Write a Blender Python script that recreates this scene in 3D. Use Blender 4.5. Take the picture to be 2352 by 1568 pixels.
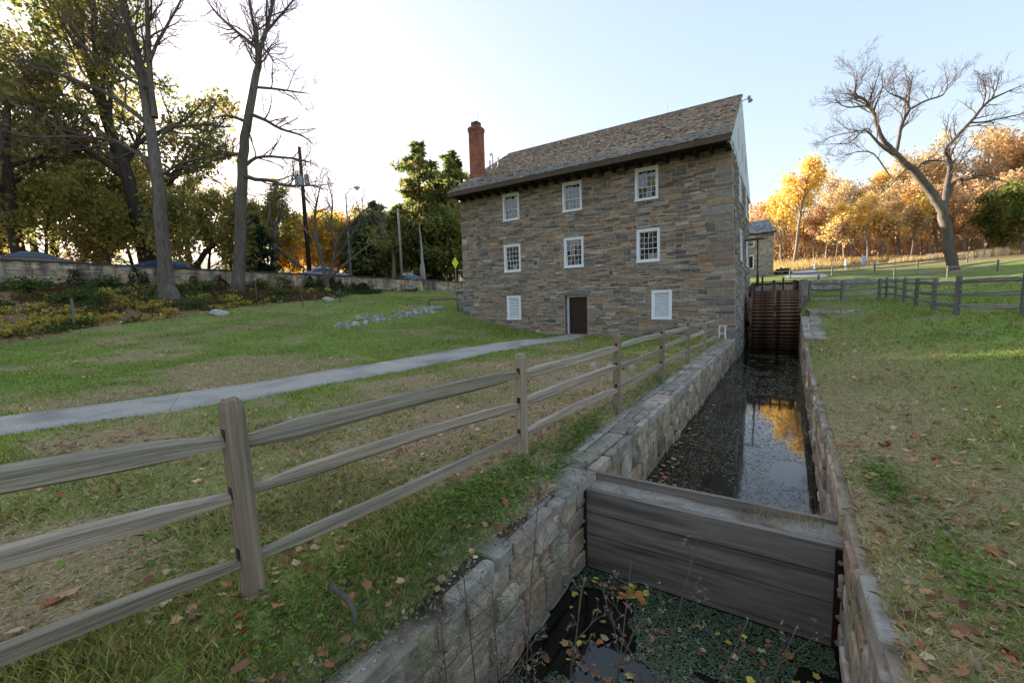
import bpy, math, random
import numpy as np
from mathutils import Vector, Matrix
for _o in list(bpy.data.objects): bpy.data.objects.remove(_o)
SC = bpy.context.scene
COL = SC.collection
random.seed(11); RNG = np.random.default_rng(11)
# ---------------------------------------------------------------- camera
YAW, PITCH, ROLL = (math.radians(a) for a in (32.3237, 5.35215, -1.64444))
CAM = np.array([11.6293, -21.0409, 1.8073])
FPX = 959.0                                            # focal length for a 2352 px wide frame
_f = np.array([-math.sin(YAW)*math.cos(PITCH), math.cos(YAW)*math.cos(PITCH), -math.sin(PITCH)])
_r = np.array([math.cos(YAW), math.sin(YAW), 0.]); _u = np.cross(_r, _f)
_c, _s = math.cos(ROLL), math.sin(ROLL)
CR, CU, CF = _c*_r+_s*_u, -_s*_r+_c*_u, _f
cam = bpy.data.cameras.new('camera'); camo = bpy.data.objects.new('camera', cam); COL.objects.link(camo)
camo.matrix_world = Matrix([[CR[i], CU[i], -CF[i], CAM[i]] for i in range(3)]+[[0, 0, 0, 1]])
cam.sensor_width = 36; cam.lens = FPX/2352*36; cam.clip_start = .05; cam.clip_end = 2000
SC.camera = camo
def P(px, py, zc):                                     # survey point: bearing + range -> world point
    return CAM+(CF+CR*(px-1176)/FPX-CU*(py-784)/FPX)*zc
# ---------------------------------------------------------------- sky, sun, exposure
SUN_DIR = np.array([-0.950, 0.256, math.tan(math.radians(SUN_EL:=10.5))*.984]); SUN_DIR /= np.linalg.norm(SUN_DIR)
world = bpy.data.worlds.new('World'); SC.world = world; world.use_nodes = True
wn = world.node_tree.nodes; wl = world.node_tree.links
bg = wn['Background']; sky = wn.new('ShaderNodeTexSky'); sky.sky_type = 'NISHITA'
sky.sun_disc = False; sky.sun_elevation = math.radians(SUN_EL)
sky.sun_rotation = math.atan2(SUN_DIR[0], SUN_DIR[1])
sky.altitude = 60; sky.air_density = 1.0; sky.dust_density = 1.2; sky.ozone_density = 2.0
hs_ = wn.new('ShaderNodeHueSaturation'); hs_.inputs['Saturation'].default_value = 1.25; wl.new(sky.outputs[0], hs_.inputs['Color'])
ga = wn.new('ShaderNodeGamma'); ga.inputs[1].default_value = .36; wl.new(hs_.outputs[0], ga.inputs[0])   # thin bright haze evens the sky out
wm = wn.new('ShaderNodeVectorMath'); wm.operation = 'MULTIPLY'; wm.inputs[1].default_value = (1.03, .945, .985); wl.new(ga.outputs[0], wm.inputs[0])
wl.new(wm.outputs[0], bg.inputs[0]); bg.inputs[1].default_value = 0.15
sun = bpy.data.lights.new('sun', 'SUN'); sun.energy = 3.7; sun.angle = math.radians(.6); sun.color = (1., .90, .77)
suno = bpy.data.objects.new('sun', sun); COL.objects.link(suno); suno.location = (-60, 20, 40)
suno.rotation_euler = Vector(-SUN_DIR).to_track_quat('-Z', 'Y').to_euler()
SC.view_settings.view_transform = 'Standard'; SC.view_settings.look = 'None'
SC.view_settings.exposure = 2.5; SC.view_settings.gamma = 1
SC.cycles.max_bounces = 8; SC.cycles.transparent_max_bounces = 8
SC.cycles.use_adaptive_sampling = True; SC.cycles.adaptive_threshold = .02; SC.cycles.use_denoising = True
# ---------------------------------------------------------------- helpers
def tag(o, label=None, cat=None, group=None, kind=None):
    if label: o['label'] = label
    if cat: o['category'] = cat
    if group: o['group'] = group
    if kind: o['kind'] = kind
    return o
def thing(name, label, cat, loc=(0, 0, 0), group=None, rz=0):
    o = bpy.data.objects.new(name, None); COL.objects.link(o); o.location = [float(v) for v in loc]; o.rotation_euler[2] = rz
    o.empty_display_size = .2
    return tag(o, label, cat, group)
def link(name, me, parent=None, local=False):
    o = bpy.data.objects.new(name, me); COL.objects.link(o)
    if parent is not None:
        o.parent = parent
        if not local and parent.type == 'EMPTY': o.location = -parent.location   # mesh given in world coordinates
    return o
def mesh_np(name, V, F, mat, col=None, smooth=False):
    V = np.asarray(V, np.float32); F = np.asarray(F, np.int32)
    me = bpy.data.meshes.new(name); k = F.shape[1]
    me.vertices.add(len(V)); me.vertices.foreach_set('co', V.ravel())
    me.loops.add(F.size); me.loops.foreach_set('vertex_index', F.ravel())
    me.polygons.add(len(F)); me.polygons.foreach_set('loop_start', np.arange(0, F.size, k, dtype=np.int32))
    me.update(calc_edges=True)
    if smooth: me.polygons.foreach_set('use_smooth', np.ones(len(F), bool))
    if col is not None:
        c = np.ones((len(V), 4), np.float32); c[:, :3] = col
        me.color_attributes.new('Col', 'FLOAT_COLOR', 'POINT').data.foreach_set('color', c.ravel())
    if mat: me.materials.append(mat)
    return me
class MB:
    def __init__(s): s.V = []; s.F = []; s.C = []
    def add(s, V, F, col=(.5, .5, .5)):
        b = len(s.V); s.V += [tuple(v) for v in V]; s.F += [tuple(b+i for i in f) for f in F]; s.C += [tuple(col)]*len(V)
    def hexa(s, p, col=(.5, .5, .5)):                  # 8 pts: bottom ring 0-3 ccw, top ring 4-7
        s.add(p, [(3, 2, 1, 0), (4, 5, 6, 7), (0, 1, 5, 4), (1, 2, 6, 5), (2, 3, 7, 6), (3, 0, 4, 7)], col)
    def box(s, x0, x1, y0, y1, z0, z1, col=(.5, .5, .5)):
        s.hexa([(x0, y0, z0), (x1, y0, z0), (x1, y1, z0), (x0, y1, z0), (x0, y0, z1), (x1, y0, z1), (x1, y1, z1), (x0, y1, z1)], col)
    def bar(s, a, b, w, h, col=(.5, .5, .5), up=(0, 0, 1)):   # square bar from a to b
        a = np.array(a, float); b = np.array(b, float); t = b-a; t /= np.linalg.norm(t)
        sd = np.cross(t, up); sd /= np.linalg.norm(sd); u = np.cross(sd, t)
        q = [(-1, -1), (1, -1), (1, 1), (-1, 1)]
        A = [a+sd*i*w/2+u*j*h/2 for i, j in q]; B = [b+sd*i*w/2+u*j*h/2 for i, j in q]
        s.add(A+B, [(3, 2, 1, 0), (4, 5, 6, 7), (0, 1, 5, 4), (1, 2, 6, 5), (2, 3, 7, 6), (3, 0, 4, 7)], col)
    def tube(s, pts, rad, n=8, col=(.5, .5, .5), cap=True):
        pts = [np.array(p, float) for p in pts]
        if np.isscalar(rad): rad = [rad]*len(pts)
        b = len(s.V); ref = None
        for i, p in enumerate(pts):
            t = pts[min(i+1, len(pts)-1)]-pts[max(i-1, 0)]; t = t/np.linalg.norm(t)
            if ref is None: ref = np.array([0, 0, 1.]) if abs(t[2]) < .9 else np.array([1., 0, 0])
            sd = np.cross(t, ref); sd /= np.linalg.norm(sd); ref = np.cross(sd, t)
            for k in range(n):
                a = 2*math.pi*k/n; s.V.append(tuple(p+(sd*math.cos(a)+ref*math.sin(a))*rad[i])); s.C.append(tuple(col))
        for i in range(len(pts)-1):
            for k in range(n):
                k2 = (k+1) % n
                s.F.append((b+i*n+k, b+i*n+k2, b+(i+1)*n+k2, b+(i+1)*n+k))
        if cap:
            s.F.append(tuple(b+k for k in reversed(range(n)))); s.F.append(tuple(b+(len(pts)-1)*n+k for k in range(n)))
    def build(s, name, mat, parent=None, smooth=False, local=False, base=None):
        me = bpy.data.meshes.new(name); V = s.V
        if base is not None: V = [(v[0]-base[0], v[1]-base[1], v[2]-base[2]) for v in V]
        me.from_pydata(V, [], s.F)
        c = np.ones((len(s.V), 4), np.float32); c[:, :3] = np.array(s.C, np.float32).reshape(-1, 3)
        me.color_attributes.new('Col', 'FLOAT_COLOR', 'POINT').data.foreach_set('color', c.ravel())
        if mat: me.materials.append(mat)
        if smooth: me.polygons.foreach_set('use_smooth', np.ones(len(s.F), bool))
        me.update(); return link(name, me, parent, local)
def mbox(name, mat, parent, *a, col=(.5, .5, .5), **k):
    m = MB(); m.box(*a, col=col); return m.build(name, mat, parent, **k)
def copy_tree(o, parent=None):
    c = o.copy(); COL.objects.link(c)
    if parent is not None: c.parent = parent
    for ch in o.children: copy_tree(ch, c)
    return c
# ---------------------------------------------------------------- materials
def M(name, col=None, rough=.8, ns=4., amt=.3, bump=.0, bs=None, stretch=(1, 1, 1), metal=0., trans=0., spec=.10, ns2=None, coord='Object', tint=None, tint_scale=.6, tint_amt=.5, detail=6, rnd=0., bdist=.03, tint_lo=.5, tint_hi=.7, gain=1.):
    m = bpy.data.materials.new(name); m.use_nodes = True; nt = m.node_tree; N = nt.nodes; L = nt.links
    b = N['Principled BSDF']; out = N['Material Output']
    tc = N.new('ShaderNodeTexCoord'); mp = N.new('ShaderNodeMapping'); mp.inputs['Scale'].default_value = stretch
    L.new(tc.outputs[coord], mp.inputs[0])
    no = N.new('ShaderNodeTexNoise'); no.inputs['Scale'].default_value = ns; no.inputs['Detail'].default_value = detail; no.inputs['Roughness'].default_value = .65
    L.new(mp.outputs[0], no.inputs[0])
    mr = N.new('ShaderNodeMapRange'); mr.inputs[1].default_value = .25; mr.inputs[2].default_value = .75; mr.inputs[3].default_value = (1-amt)*gain; mr.inputs[4].default_value = (1+amt)*gain
    L.new(no.outputs[0], mr.inputs[0])
    if col is None:
        at = N.new('ShaderNodeAttribute'); at.attribute_name = 'Col'; src = at.outputs[0]
    else:
        rg = N.new('ShaderNodeRGB'); rg.outputs[0].default_value = (*col, 1); src = rg.outputs[0]
    if rnd:
        oi = N.new('ShaderNodeObjectInfo'); m2 = N.new('ShaderNodeMapRange'); m2.inputs[3].default_value = 1-rnd; m2.inputs[4].default_value = 1+rnd
        L.new(oi.outputs['Random'], m2.inputs[0]); v2 = N.new('ShaderNodeVectorMath'); v2.operation = 'SCALE'
        L.new(src, v2.inputs[0]); L.new(m2.outputs[0], v2.inputs['Scale']); src = v2.outputs[0]
    if tint is not None:
        n2 = N.new('ShaderNodeTexNoise'); n2.inputs['Scale'].default_value = tint_scale; n2.inputs['Detail'].default_value = 5
        L.new(mp.outputs[0], n2.inputs[0]); r2 = N.new('ShaderNodeMapRange'); r2.inputs[1].default_value = tint_lo; r2.inputs[2].default_value = tint_hi; r2.inputs[4].default_value = tint_amt
        L.new(n2.outputs[0], r2.inputs[0]); mx = N.new('ShaderNodeMix'); mx.data_type = 'RGBA'
        L.new(r2.outputs[0], mx.inputs[0]); L.new(src, mx.inputs[6]); mx.inputs[7].default_value = (*tint, 1); src = mx.outputs[2]
    vm = N.new('ShaderNodeVectorMath'); vm.operation = 'SCALE'; L.new(src, vm.inputs[0]); L.new(mr.outputs[0], vm.inputs['Scale'])
    L.new(vm.outputs[0], b.inputs['Base Color'])
    b.inputs['Roughness'].default_value = rough; b.inputs['Metallic'].default_value = metal; b.inputs['Specular IOR Level'].default_value = spec
    if bump:
        nb = N.new('ShaderNodeTexNoise'); nb.inputs['Scale'].default_value = bs or ns*3; nb.inputs['Detail'].default_value = 5
        L.new(mp.outputs[0], nb.inputs[0]); bp = N.new('ShaderNodeBump'); bp.inputs['Strength'].default_value = bump; bp.inputs['Distance'].default_value = bdist
        L.new(nb.outputs[0], bp.inputs['Height']); L.new(bp.outputs[0], b.inputs['Normal'])
    if trans:
        tr = N.new('ShaderNodeBsdfTranslucent'); L.new(vm.outputs[0], tr.inputs[0])
        mxs = N.new('ShaderNodeMixShader'); mxs.inputs[0].default_value = trans
        L.new(b.outputs[0], mxs.inputs[1]); L.new(tr.outputs[0], mxs.inputs[2]); L.new(mxs.outputs[0], out.inputs[0])
    return m
m_stone = M('stone', None, .85, 7, .4, .8, 22, tint=(.20, .155, .115), tint_scale=1.6, tint_amt=.4, gain=1.6)
m_mortar = M('mortar', (.46, .38, .30), .95, 9, .25, .6, 40)
m_mortar_grey = M('mortar_grey', (.38, .30, .22), .95, 6, .35, .6, 30, tint=(.07, .08, .045), tint_scale=2.2, tint_amt=.8)
m_canal = M('canal_stone', None, .9, 6, .5, .9, 25, gain=2.3, tint=(.065, .075, .035), tint_scale=2.0, tint_amt=.8)
m_roadwall = M('road_wall_stone', None, .9, 1.6, .45, .5, 12, gain=1.55, tint=(.06, .052, .042), tint_scale=1.1, tint_amt=.75, stretch=(1.4, 1.4, .35), tint_lo=.46, tint_hi=.62)
m_coping_dark = M('dark_coping', (.075, .068, .06), .95, 5, .4, .6, 20)
m_shingle = M('shingle', None, .85, 6, .4, .4, 30, gain=1.65, stretch=(6, 1, 1), tint=(.21, .165, .125), tint_scale=1.5, tint_amt=.45)
m_slate = M('slate', None, .7, 3, .3, .3)
m_brick = M('brick', None, .85, 10, .3, .5, 40, tint=(.06, .045, .04), tint_scale=1.2, tint_amt=.5)
m_white = M('white_paint', (.78, .79, .80), .5, 6, .06, .05, 30)
m_white_old = M('weathered_white_paint', (.66, .67, .69), .6, 3, .12, .1, 30, stretch=(1, 1, .3))
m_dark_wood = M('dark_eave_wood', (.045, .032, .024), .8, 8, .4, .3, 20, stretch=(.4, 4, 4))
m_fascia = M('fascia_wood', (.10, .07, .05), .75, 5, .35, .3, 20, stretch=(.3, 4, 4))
m_door = M('door_brown', (.040, .017, .013), .55, 5, .3, .1, 30, stretch=(4, 4, .4), spec=.3)
m_black = M('black_metal', (.012, .012, .013), .45, 20, .3, spec=.5)
m_iron = M('rusty_iron', (.05, .022, .013), .7, 12, .6, .3, 60, tint=(.02, .016, .014), tint_scale=5, tint_amt=.8)
m_rust = M('rusted_steel', (.21, .118, .07), .75, 5, .55, .3, 40, tint=(.022, .013, .010), tint_scale=3, tint_amt=.9, tint_lo=.4, tint_hi=.65)
m_rail = M('weathered_rail', None, .9, 3, .55, 1., 7, gain=1.4, spec=.06, stretch=(.45, 16, 16), tint=(.095, .10, .075), tint_scale=.8, tint_amt=.7, rnd=.22, bdist=.012)
m_post = M('weathered_post', None, .9, 3, .5, 1., 7, gain=1.4, spec=.06, stretch=(16, 16, .45), tint=(.13, .13, .08), tint_scale=.8, tint_amt=.4, rnd=.18, bdist=.008)
m_gate = M('wet_gate_plank', (.225, .185, .152), .7, 3, .4, .3, 8, stretch=(.5, 8, 8), tint=(.075, .063, .053), tint_scale=1.3, tint_amt=.8, spec=.15, rnd=.15, bdist=.01)
m_sand = M('grey_sand', (.33, .29, .235), .95, 30, .35, .7, 60, tint=(.12, .085, .05), tint_scale=2.5, tint_amt=.8)
m_bark = M('bark', (.125, .103, .083), .95, 7, .5, 1., 14, stretch=(1, 1, .18), tint=(.20, .18, .15), tint_scale=.7, tint_amt=.5, bdist=.05)
m_bark_dark = M('dark_bark', (.055, .045, .036), .95, 6, .4, .8, 14, stretch=(1, 1, .2))
m_bark_pale = M('pale_bark', (.23, .19, .15), .9, 6, .4, .6, 14, stretch=(1, 1, .25), tint=(.08, .065, .05), tint_scale=.8, tint_amt=.8)
m_twig = M('twig', (.12, .094, .074), .9, 6, .3)
m_leaf = M('leaf', None, .7, 1.2, .25, trans=.58, spec=.08, gain=1.6)
m_grass = M('grass_blade', None, .6, .7, .3, trans=.3, spec=.06, gain=2.15)
m_litter = M('dry_leaf', None, .75, 9, .3, trans=.15, spec=.08, gain=1.6)
m_glass = M('window_glass', (.006, .007, .008), .03, 2, .2, .05, 1.3, spec=.75, bdist=.02)
_b = m_glass.node_tree.nodes['Principled BSDF']; _b.inputs['IOR'].default_value = 1.75    # old, strongly mirroring double glazing
m_carglass = M('car_glass', (.02, .05, .07), .05, 2, .1, spec=.8)
m_tyre = M('tyre_rubber', (.012, .012, .012), .9, 20, .2)
m_alloy = M('alloy_rim', (.45, .45, .46), .35, 10, .1, metal=.8)
m_path = M('exposed_aggregate', (.42, .375, .325), .9, 70, .75, .5, 120, tint=(.15, .145, .13), tint_scale=.9, tint_amt=.6, bdist=.01)
m_asphalt = M('asphalt', (.055, .055, .058), .9, 30, .3, .3)
m_pale_road = M('pale_driveway', (.33, .33, .33), .9, 8, .15, .2)
m_grey_metal = M('grey_metal', (.32, .33, .34), .5, 6, .15, metal=.3)
m_pole = M('creosote_pole', (.038, .026, .020), .85, 6, .4, .4, 12, stretch=(2, 2, .2))
m_yellow = M('sign_yellow', (.86, .88, .02), .5, 3, .05)
m_plain = M('painted', None, .5, 5, .12)
m_rock = M('rock', None, .9, 5, .45, .9, 15, gain=1.5, tint=(.10, .11, .07), tint_scale=2, tint_amt=.5)
# ---------------------------------------------------------------- terrain heights
def wall_zc(px): return 1/(.0385-.0185*px/1058)
def wall_top(px): return P(px, 592+53/1058*px, wall_zc(px))
WA, WB = wall_top(-330), wall_top(1160)               # ends of the road wall's top line
WD = (WB-WA); WLEN = np.linalg.norm(WD[:2]); WT = WD[:2]/WLEN; WN = np.array([WT[1], -WT[0]])   # WN faces the lawn
def wall_z(x, y): return WA[2]+WD[2]*(((x-WA[0])*WT[0]+(y-WA[1])*WT[1])/WLEN)
def wall_d(x, y): return (x-WA[0])*WN[0]+(y-WA[1])*WN[1]                                           # >0 in front of the wall
CTRL = [(9.2, -20, .2), (9.3, -17.2, .1), (9.45, -14.4, .08), (9.5, -11.5, .07), (9.5, -8.3, .04), (9.5, -5, -.02), (9.6, -1, -.1), (9, -22, .25),
 (6.5, 0, -.12), (2.5, 0, -.03), (.5, 0, -.05), (-1.5, 0, .31), (-3.4, 0, .67), (-5.26, 0, 1.12), (6, -6, .03), (6, -13, .06), (5.5, -19, .08),
 (2.4, -5, .04), (2.4, -11, .05), (2, -16, .05), (1, -20, .05), (-1, -24, .05), (-1.5, -6, .35), (-1.5, -12, .22), (-3.5, -17, .18),
 (-8, 6, 1.75), (-9, 14, 2.4), (0, 16, 2.2), (0, 30, 3), (5, 45, 3.6),
 (12.2, -20, .25), (12.2, -17, .02), (12.4, -12, 0), (12.6, -8, .12), (12.8, -4, .32), (13, 1, .68), (14.2, 4, 1.0), (13.3, 8.5, 1.37), (14.7, 8.2, 1.34), (16.4, 9, 1.35),
 (16.3, 4, 1.2), (16.4, 0, 1.1), (16.2, -3.3, 1.05), (17, -5.1, 1.1), (16, -12, .65), (14, -16, .3), (16, -21, .5), (25, -15, 1.3), (25, 0, 1.7), (12, -26, .4),
 (-60, -30, 5.5), (-95, 0, 10), (-75, 45, 10), (-45, 75, 8), (-120, 60, 16), (-20, -45, 1), (0, -60, 1), (60, -60, 3), (-60, -70, 4), (40, 140, 16), (100, 120, 20), (-10, 150, 13), (110, 40, 12), (120, -40, 9), (180, 180, 34), (-60, 160, 14), (-180, 0, 22)]
CTRL += [tuple(P(*p)) for p in ((0, 790, 18.6), (300, 742, 23), (600, 702, 30), (850, 673, 41), (1000, 705, 27), (2188, 622, 45), (1775, 629, 55), (1900, 600, 85), (2100, 602, 85), (2352, 592, 85), (2260, 637, 40), (1827, 643, 45), (1990, 642, 43), (1850, 606, 75), (950, 690, 36))]
for px in (-330, -150, 0, 200, 400, 600, 800, 1000, 1160):
    t = wall_top(px); h = 1.85-.5*max(0, px)/1058
    CTRL.append((t[0]+WN[0]*.6, t[1]+WN[1]*.6, t[2]-h)); CTRL.append((t[0]-WN[0]*1.3, t[1]-WN[1]*1.3, t[2]-1.0)); CTRL.append((t[0]-WN[0]*8, t[1]-WN[1]*8, t[2]-.95)); CTRL.append((t[0]-WN[0]*16, t[1]-WN[1]*16, t[2]-.2))
CTRL = np.array(CTRL)
_n = len(CTRL); _A = np.zeros((_n+3, _n+3)); _d = np.linalg.norm(CTRL[:, None, :2]-CTRL[None, :, :2], axis=2)
_A[:_n, :_n] = _d-np.eye(_n)*.15; _A[:_n, _n] = _A[_n, :_n] = 1; _A[:_n, _n+1:] = CTRL[:, :2]; _A[_n+1:, :_n] = CTRL[:, :2].T
_w = np.linalg.solve(_A, np.concatenate([CTRL[:, 2], np.zeros(3)]))
def vnoise(x, y, s, seed=0):                            # smooth value noise
    x = np.asarray(x, float)/s; y = np.asarray(y, float)/s; xi = np.floor(x).astype(int); yi = np.floor(y).astype(int); fx = x-xi; fy = y-yi
    fx = fx*fx*(3-2*fx); fy = fy*fy*(3-2*fy)
    def h(a, b): 
        v = np.sin(a*127.1+b*311.7+seed*74.7)*43758.5453
        return v-np.floor(v)
    return (h(xi, yi)*(1-fx)+h(xi+1, yi)*fx)*(1-fy)+(h(xi, yi+1)*(1-fx)+h(xi+1, yi+1)*fx)*fy
def gz(x, y):
    x = np.asarray(x, float); y = np.asarray(y, float); sh = np.broadcast(x, y).shape; X = np.broadcast_to(x, sh).ravel(); Y = np.broadcast_to(y, sh).ravel()
    out = np.empty(len(X))
    for i in range(0, len(X), 40000):
        a = X[i:i+40000, None]-CTRL[None, :, 0]; b = Y[i:i+40000, None]-CTRL[None, :, 1]
        out[i:i+40000] = np.sqrt(a*a+b*b)@_w[:_n]+_w[_n]+_w[_n+1]*X[i:i+40000]+_w[_n+2]*Y[i:i+40000]
    out += (vnoise(X, Y, 1.3, 3)-.5)*.05+(vnoise(X, Y, .5, 4)-.5)*.02
    return out.reshape(sh) if sh else float(out[0])
def xr_canal(y): return 12.05+(np.clip(y, -21, 10)+20)*.026      # right face of the mill race
def xl_canal(y): return 9.90+(np.clip(y, -21, 0)+20)*.0125        # left face
Y0C, Y1C, ZW = -20.7, 9.4, -1.05
# ---------------------------------------------------------------- ground sheet
def lines(*seg):
    o = [np.arange(a, b, s) for a, b, s in seg]; return np.concatenate(o+[np.array([seg[-1][1]])])
xs = np.concatenate([lines((-400, -120, 28), (-120, -60, 4), (-60, -12, 1.2), (-12, 0, .5), (0, 9.15, .35)), [9.38, 9.72, 10.9, 12.13], lines((12.5, 18, .3), (18, 30, .8), (30, 70, 2.5), (70, 450, 38))])
ys = np.concatenate([lines((-400, -60, 34), (-60, -26, 3), (-26, -21, .7)), [Y0C], lines((-20.4, -10, .3), (-10, 9.0, .5)), [Y1C], lines((10, 40, 1.0), (40, 110, 2.5), (110, 500, 39))])
GX, GY = np.meshgrid(xs, ys)
ns = GX > 12.1; GX = np.where(ns, GX+(xr_canal(GY)-12.05)*np.clip(1-(GX-12.13)/12, 0, 1), GX)
GZ = gz(GX, GY)
_e = (np.abs(GX-9.72) < .01) & (GY > Y0C-.1) & (GY < 0); GX = np.where(_e, xl_canal(GY)-.47+.34*(GY < -17.3)+(vnoise(GY*0, GY, .4, 90)-.5)*.12, GX); GZ = np.where(_e, np.minimum(GZ, np.where(GY < -17.3, -.062, -.16)+(vnoise(GY*0, GY, .5, 91)-.5)*.06), GZ)
def hit(px, py, z0=2., z1=120.):                       # where a bearing meets the ground
    zc = np.arange(z0, z1, .15); Q = CAM[None]+(CF+CR*(px-1176)/FPX-CU*(py-784)/FPX)[None]*zc[:, None]; d = Q[:, 2]-gz(Q[:, 0], Q[:, 1]); i = int(np.argmax(d < 0))
    return Q[i] if d.min() < 0 else Q[int(np.argmin(d))]
_lb = [P(-330, 845, 16)]+[hit(*p) for p in ((0, 795), (150, 772), (300, 747), (450, 726), (600, 706), (750, 690), (850, 678), (890, 671))]
LB = np.array([((p[0]-WA[0])*WT[0]+(p[1]-WA[1])*WT[1], wall_d(p[0], p[1])) for p in _lb])
def zone(x, y):      # litter, meadow, dirt, dry weights
    d = wall_d(x, y); dx = x-WA[0]; al = (dx*WT[0]+(y-WA[1])*WT[1])
    along = al/WLEN
    width = np.interp(al, LB[:, 0], LB[:, 1])+(vnoise(x, y, 3, 9)-.5)*1.6
    litter = np.clip((width-d)/.9, 0, 1)*(along < .72)
    wood = np.clip((y-58-(vnoise(x, y, 5, 5)-.5)*8+(x-12)*.1)/5, 0, 1)*(x > -6)
    behind = np.clip((-d-9)/2, 0, 1)*(y < 75)*(x < 2)
    litter = np.maximum(np.maximum(litter, wood), behind)
    dry = np.clip((vnoise(x, y, 1.6, 1)*.6+vnoise(x, y, .6, 2)*.4-.48)*5, 0, 1)
    m = np.clip(1.5-abs(x-7.0)/2.6, 0, 1)*np.clip(1.35-abs(y+14.5)/7.5, 0, 1)
    dry = np.clip(dry*(.45+.35*np.clip((-y-11)/4, 0, 1)*(x < 10))+m*2.0*(.35+.65*dry), 0, 1)
    rb = np.clip(1.25-(x-12.3-(xr_canal(y)-12.05))/2.6, 0, 1)*(x > 11)*(y < 6)*(.35+.65*np.clip((-y-2)/12, 0, 1))
    dry = np.maximum(dry, rb*(.4+.6*vnoise(x, y, .7, 6)))
    dirt = np.clip(1-(9.72-x)/.28, 0, 1)*(x < 10)*(y < -15.5)*.55
    bare = np.clip(1-((x-7.9)/1.1)**2-((y+12.3)/1.9)**2, 0, 1)*.9
    dirt = np.maximum(dirt, bare*vnoise(x, y, .8, 8)*1.2)
    meadow = np.clip((y-44)/10, 0, 1)*(x > 0)
    return litter, dry, np.clip(dirt, 0, 1), meadow
li, dr, di, me_ = zone(GX, GY)
def mix(a, b, t): return a*(1-t[..., None])+np.array(b)*t[..., None]
gc = np.zeros(GX.shape+(3,))+np.array([.072, .098, .021])
gc *= (.62+.5*vnoise(GX, GY, 4, 12)+.35*vnoise(GX, GY, 1.1, 13))[..., None]
gc = mix(gc, (.165, .112, .066), dr*.85); gc = mix(gc, (.17, .135, .05), me_*.65); gc = mix(gc, (.10, .058, .033), li*.9); gc = mix(gc, (.15, .115, .085), di)
ny, nx = GX.shape; idx = np.arange(nx*ny).reshape(ny, nx)
F = np.stack([idx[:-1, :-1], idx[:-1, 1:], idx[1:, 1:], idx[1:, :-1]], -1)
cx = (GX[:-1, :-1]+GX[1:, 1:])/2; cy = (GY[:-1, :-1]+GY[1:, 1:])/2
hole = (xs[None, :-1] >= 9.71) & (xs[None, :-1] < 12.12) & (ys[:-1, None] >= Y0C-.01) & (ys[:-1, None] < Y1C-.01)
F = F[~hole]
m_ground = M('ground', None, .95, 26, .55, .8, 60, gain=2.15, tint=(.13, .105, .05), tint_scale=1.7, tint_amt=.35, bdist=.02)
g = link('ground', mesh_np('ground', np.stack([GX, GY, GZ], -1).reshape(-1, 3), F, m_ground, gc.reshape(-1, 3), True)); tag(g, kind='structure')
# ---------------------------------------------------------------- water and race bed
def strip(name, mat, z, y0, y1, ex=.12, n=40, kind='structure'):
    yy = np.linspace(y0, y1, n); L = xl_canal(yy)-ex; R = xr_canal(yy)+ex
    R = np.where(yy > 0, R+.3, R)
    V = np.concatenate([np.stack([L, yy, np.full(n, z)], -1), np.stack([R, yy, np.full(n, z)], -1)])
    i = np.arange(n-1); o = link(name, mesh_np(name, V, np.stack([i, i+n, i+n+1, i+1], -1), mat)); return tag(o, kind=kind)
m_mud = M('race_bed_mud', (.03, .025, .018), .95, 4, .4, .3)
m_water = M('dark_water', (.0085, .0095, .0060), .045, 1.5, .5, .06, 3.5, spec=.5, bdist=.02)
strip('race_bed', m_mud, ZW-.5, Y0C-.1, Y1C+.1)
strip('race_water', m_water, ZW, -16.62, Y1C)
strip('weir_water', m_water, ZW-.03, Y0C, -16.98)
# ---------------------------------------------------------------- footpath: slabs of exposed aggregate
PL = [(2.05, -.25), (1.92, -3), (1.66, -5.5), (1.58, -10), (1.45, -13), (1.2, -16), (.55, -19), (-.5, -22), (-2, -25.5)]
PR = [(3.2, -.25), (3.32, -3), (3.25, -6.5), (3.2, -11), (3.1, -14), (2.85, -17), (1.9, -20), (.7, -23), (-.7, -26.5)]
def poly_at(pts, t):
    p = np.array(pts); d = np.r_[0, np.cumsum(np.linalg.norm(np.diff(p, axis=0), axis=1))]; s = np.asarray(t)*d[-1]
    return np.stack([np.interp(s, d, p[:, 0]), np.interp(s, d, p[:, 1])], -1)
path = link('footpath', mesh_np('footpath', [(0, 0, -.3), (.01, 0, -.3), (0, .01, -.3)], [(0, 1, 2)], m_path)); tag(path, kind='structure')
NS = 9
for k in range(NS):
    t = np.linspace(k/NS+.00015, (k+1)/NS-.00015, 9); A = poly_at(PL, t); B = poly_at(PR, t)
    rows = []
    for w in np.linspace(0, 1, 5):
        q = A*(1-w)+B*w; rows.append(np.c_[q, gz(q[:, 0], q[:, 1])])
    R = np.stack(rows); zc_ = R[..., 2].copy(); R[..., 2] = (zc_.mean(0)[None]*.7+zc_*.3)+.035
    low = R.copy(); low[..., 2] -= .12
    V = np.concatenate([R.reshape(-1, 3), low[[0, -1]].reshape(-1, 3)]); i = np.arange(45).reshape(5, 9)
    F = [(i[a, b], i[a+1, b], i[a+1, b+1], i[a, b+1]) for a in range(4) for b in range(8)]
    F += [(45+b, i[0, b], i[0, b+1], 46+b) for b in range(8)]+[(i[4, b], 54+b, 55+b, i[4, b+1]) for b in range(8)]
    link('path_slab', mesh_np('path_slab', V, F, m_path), path)
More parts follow.
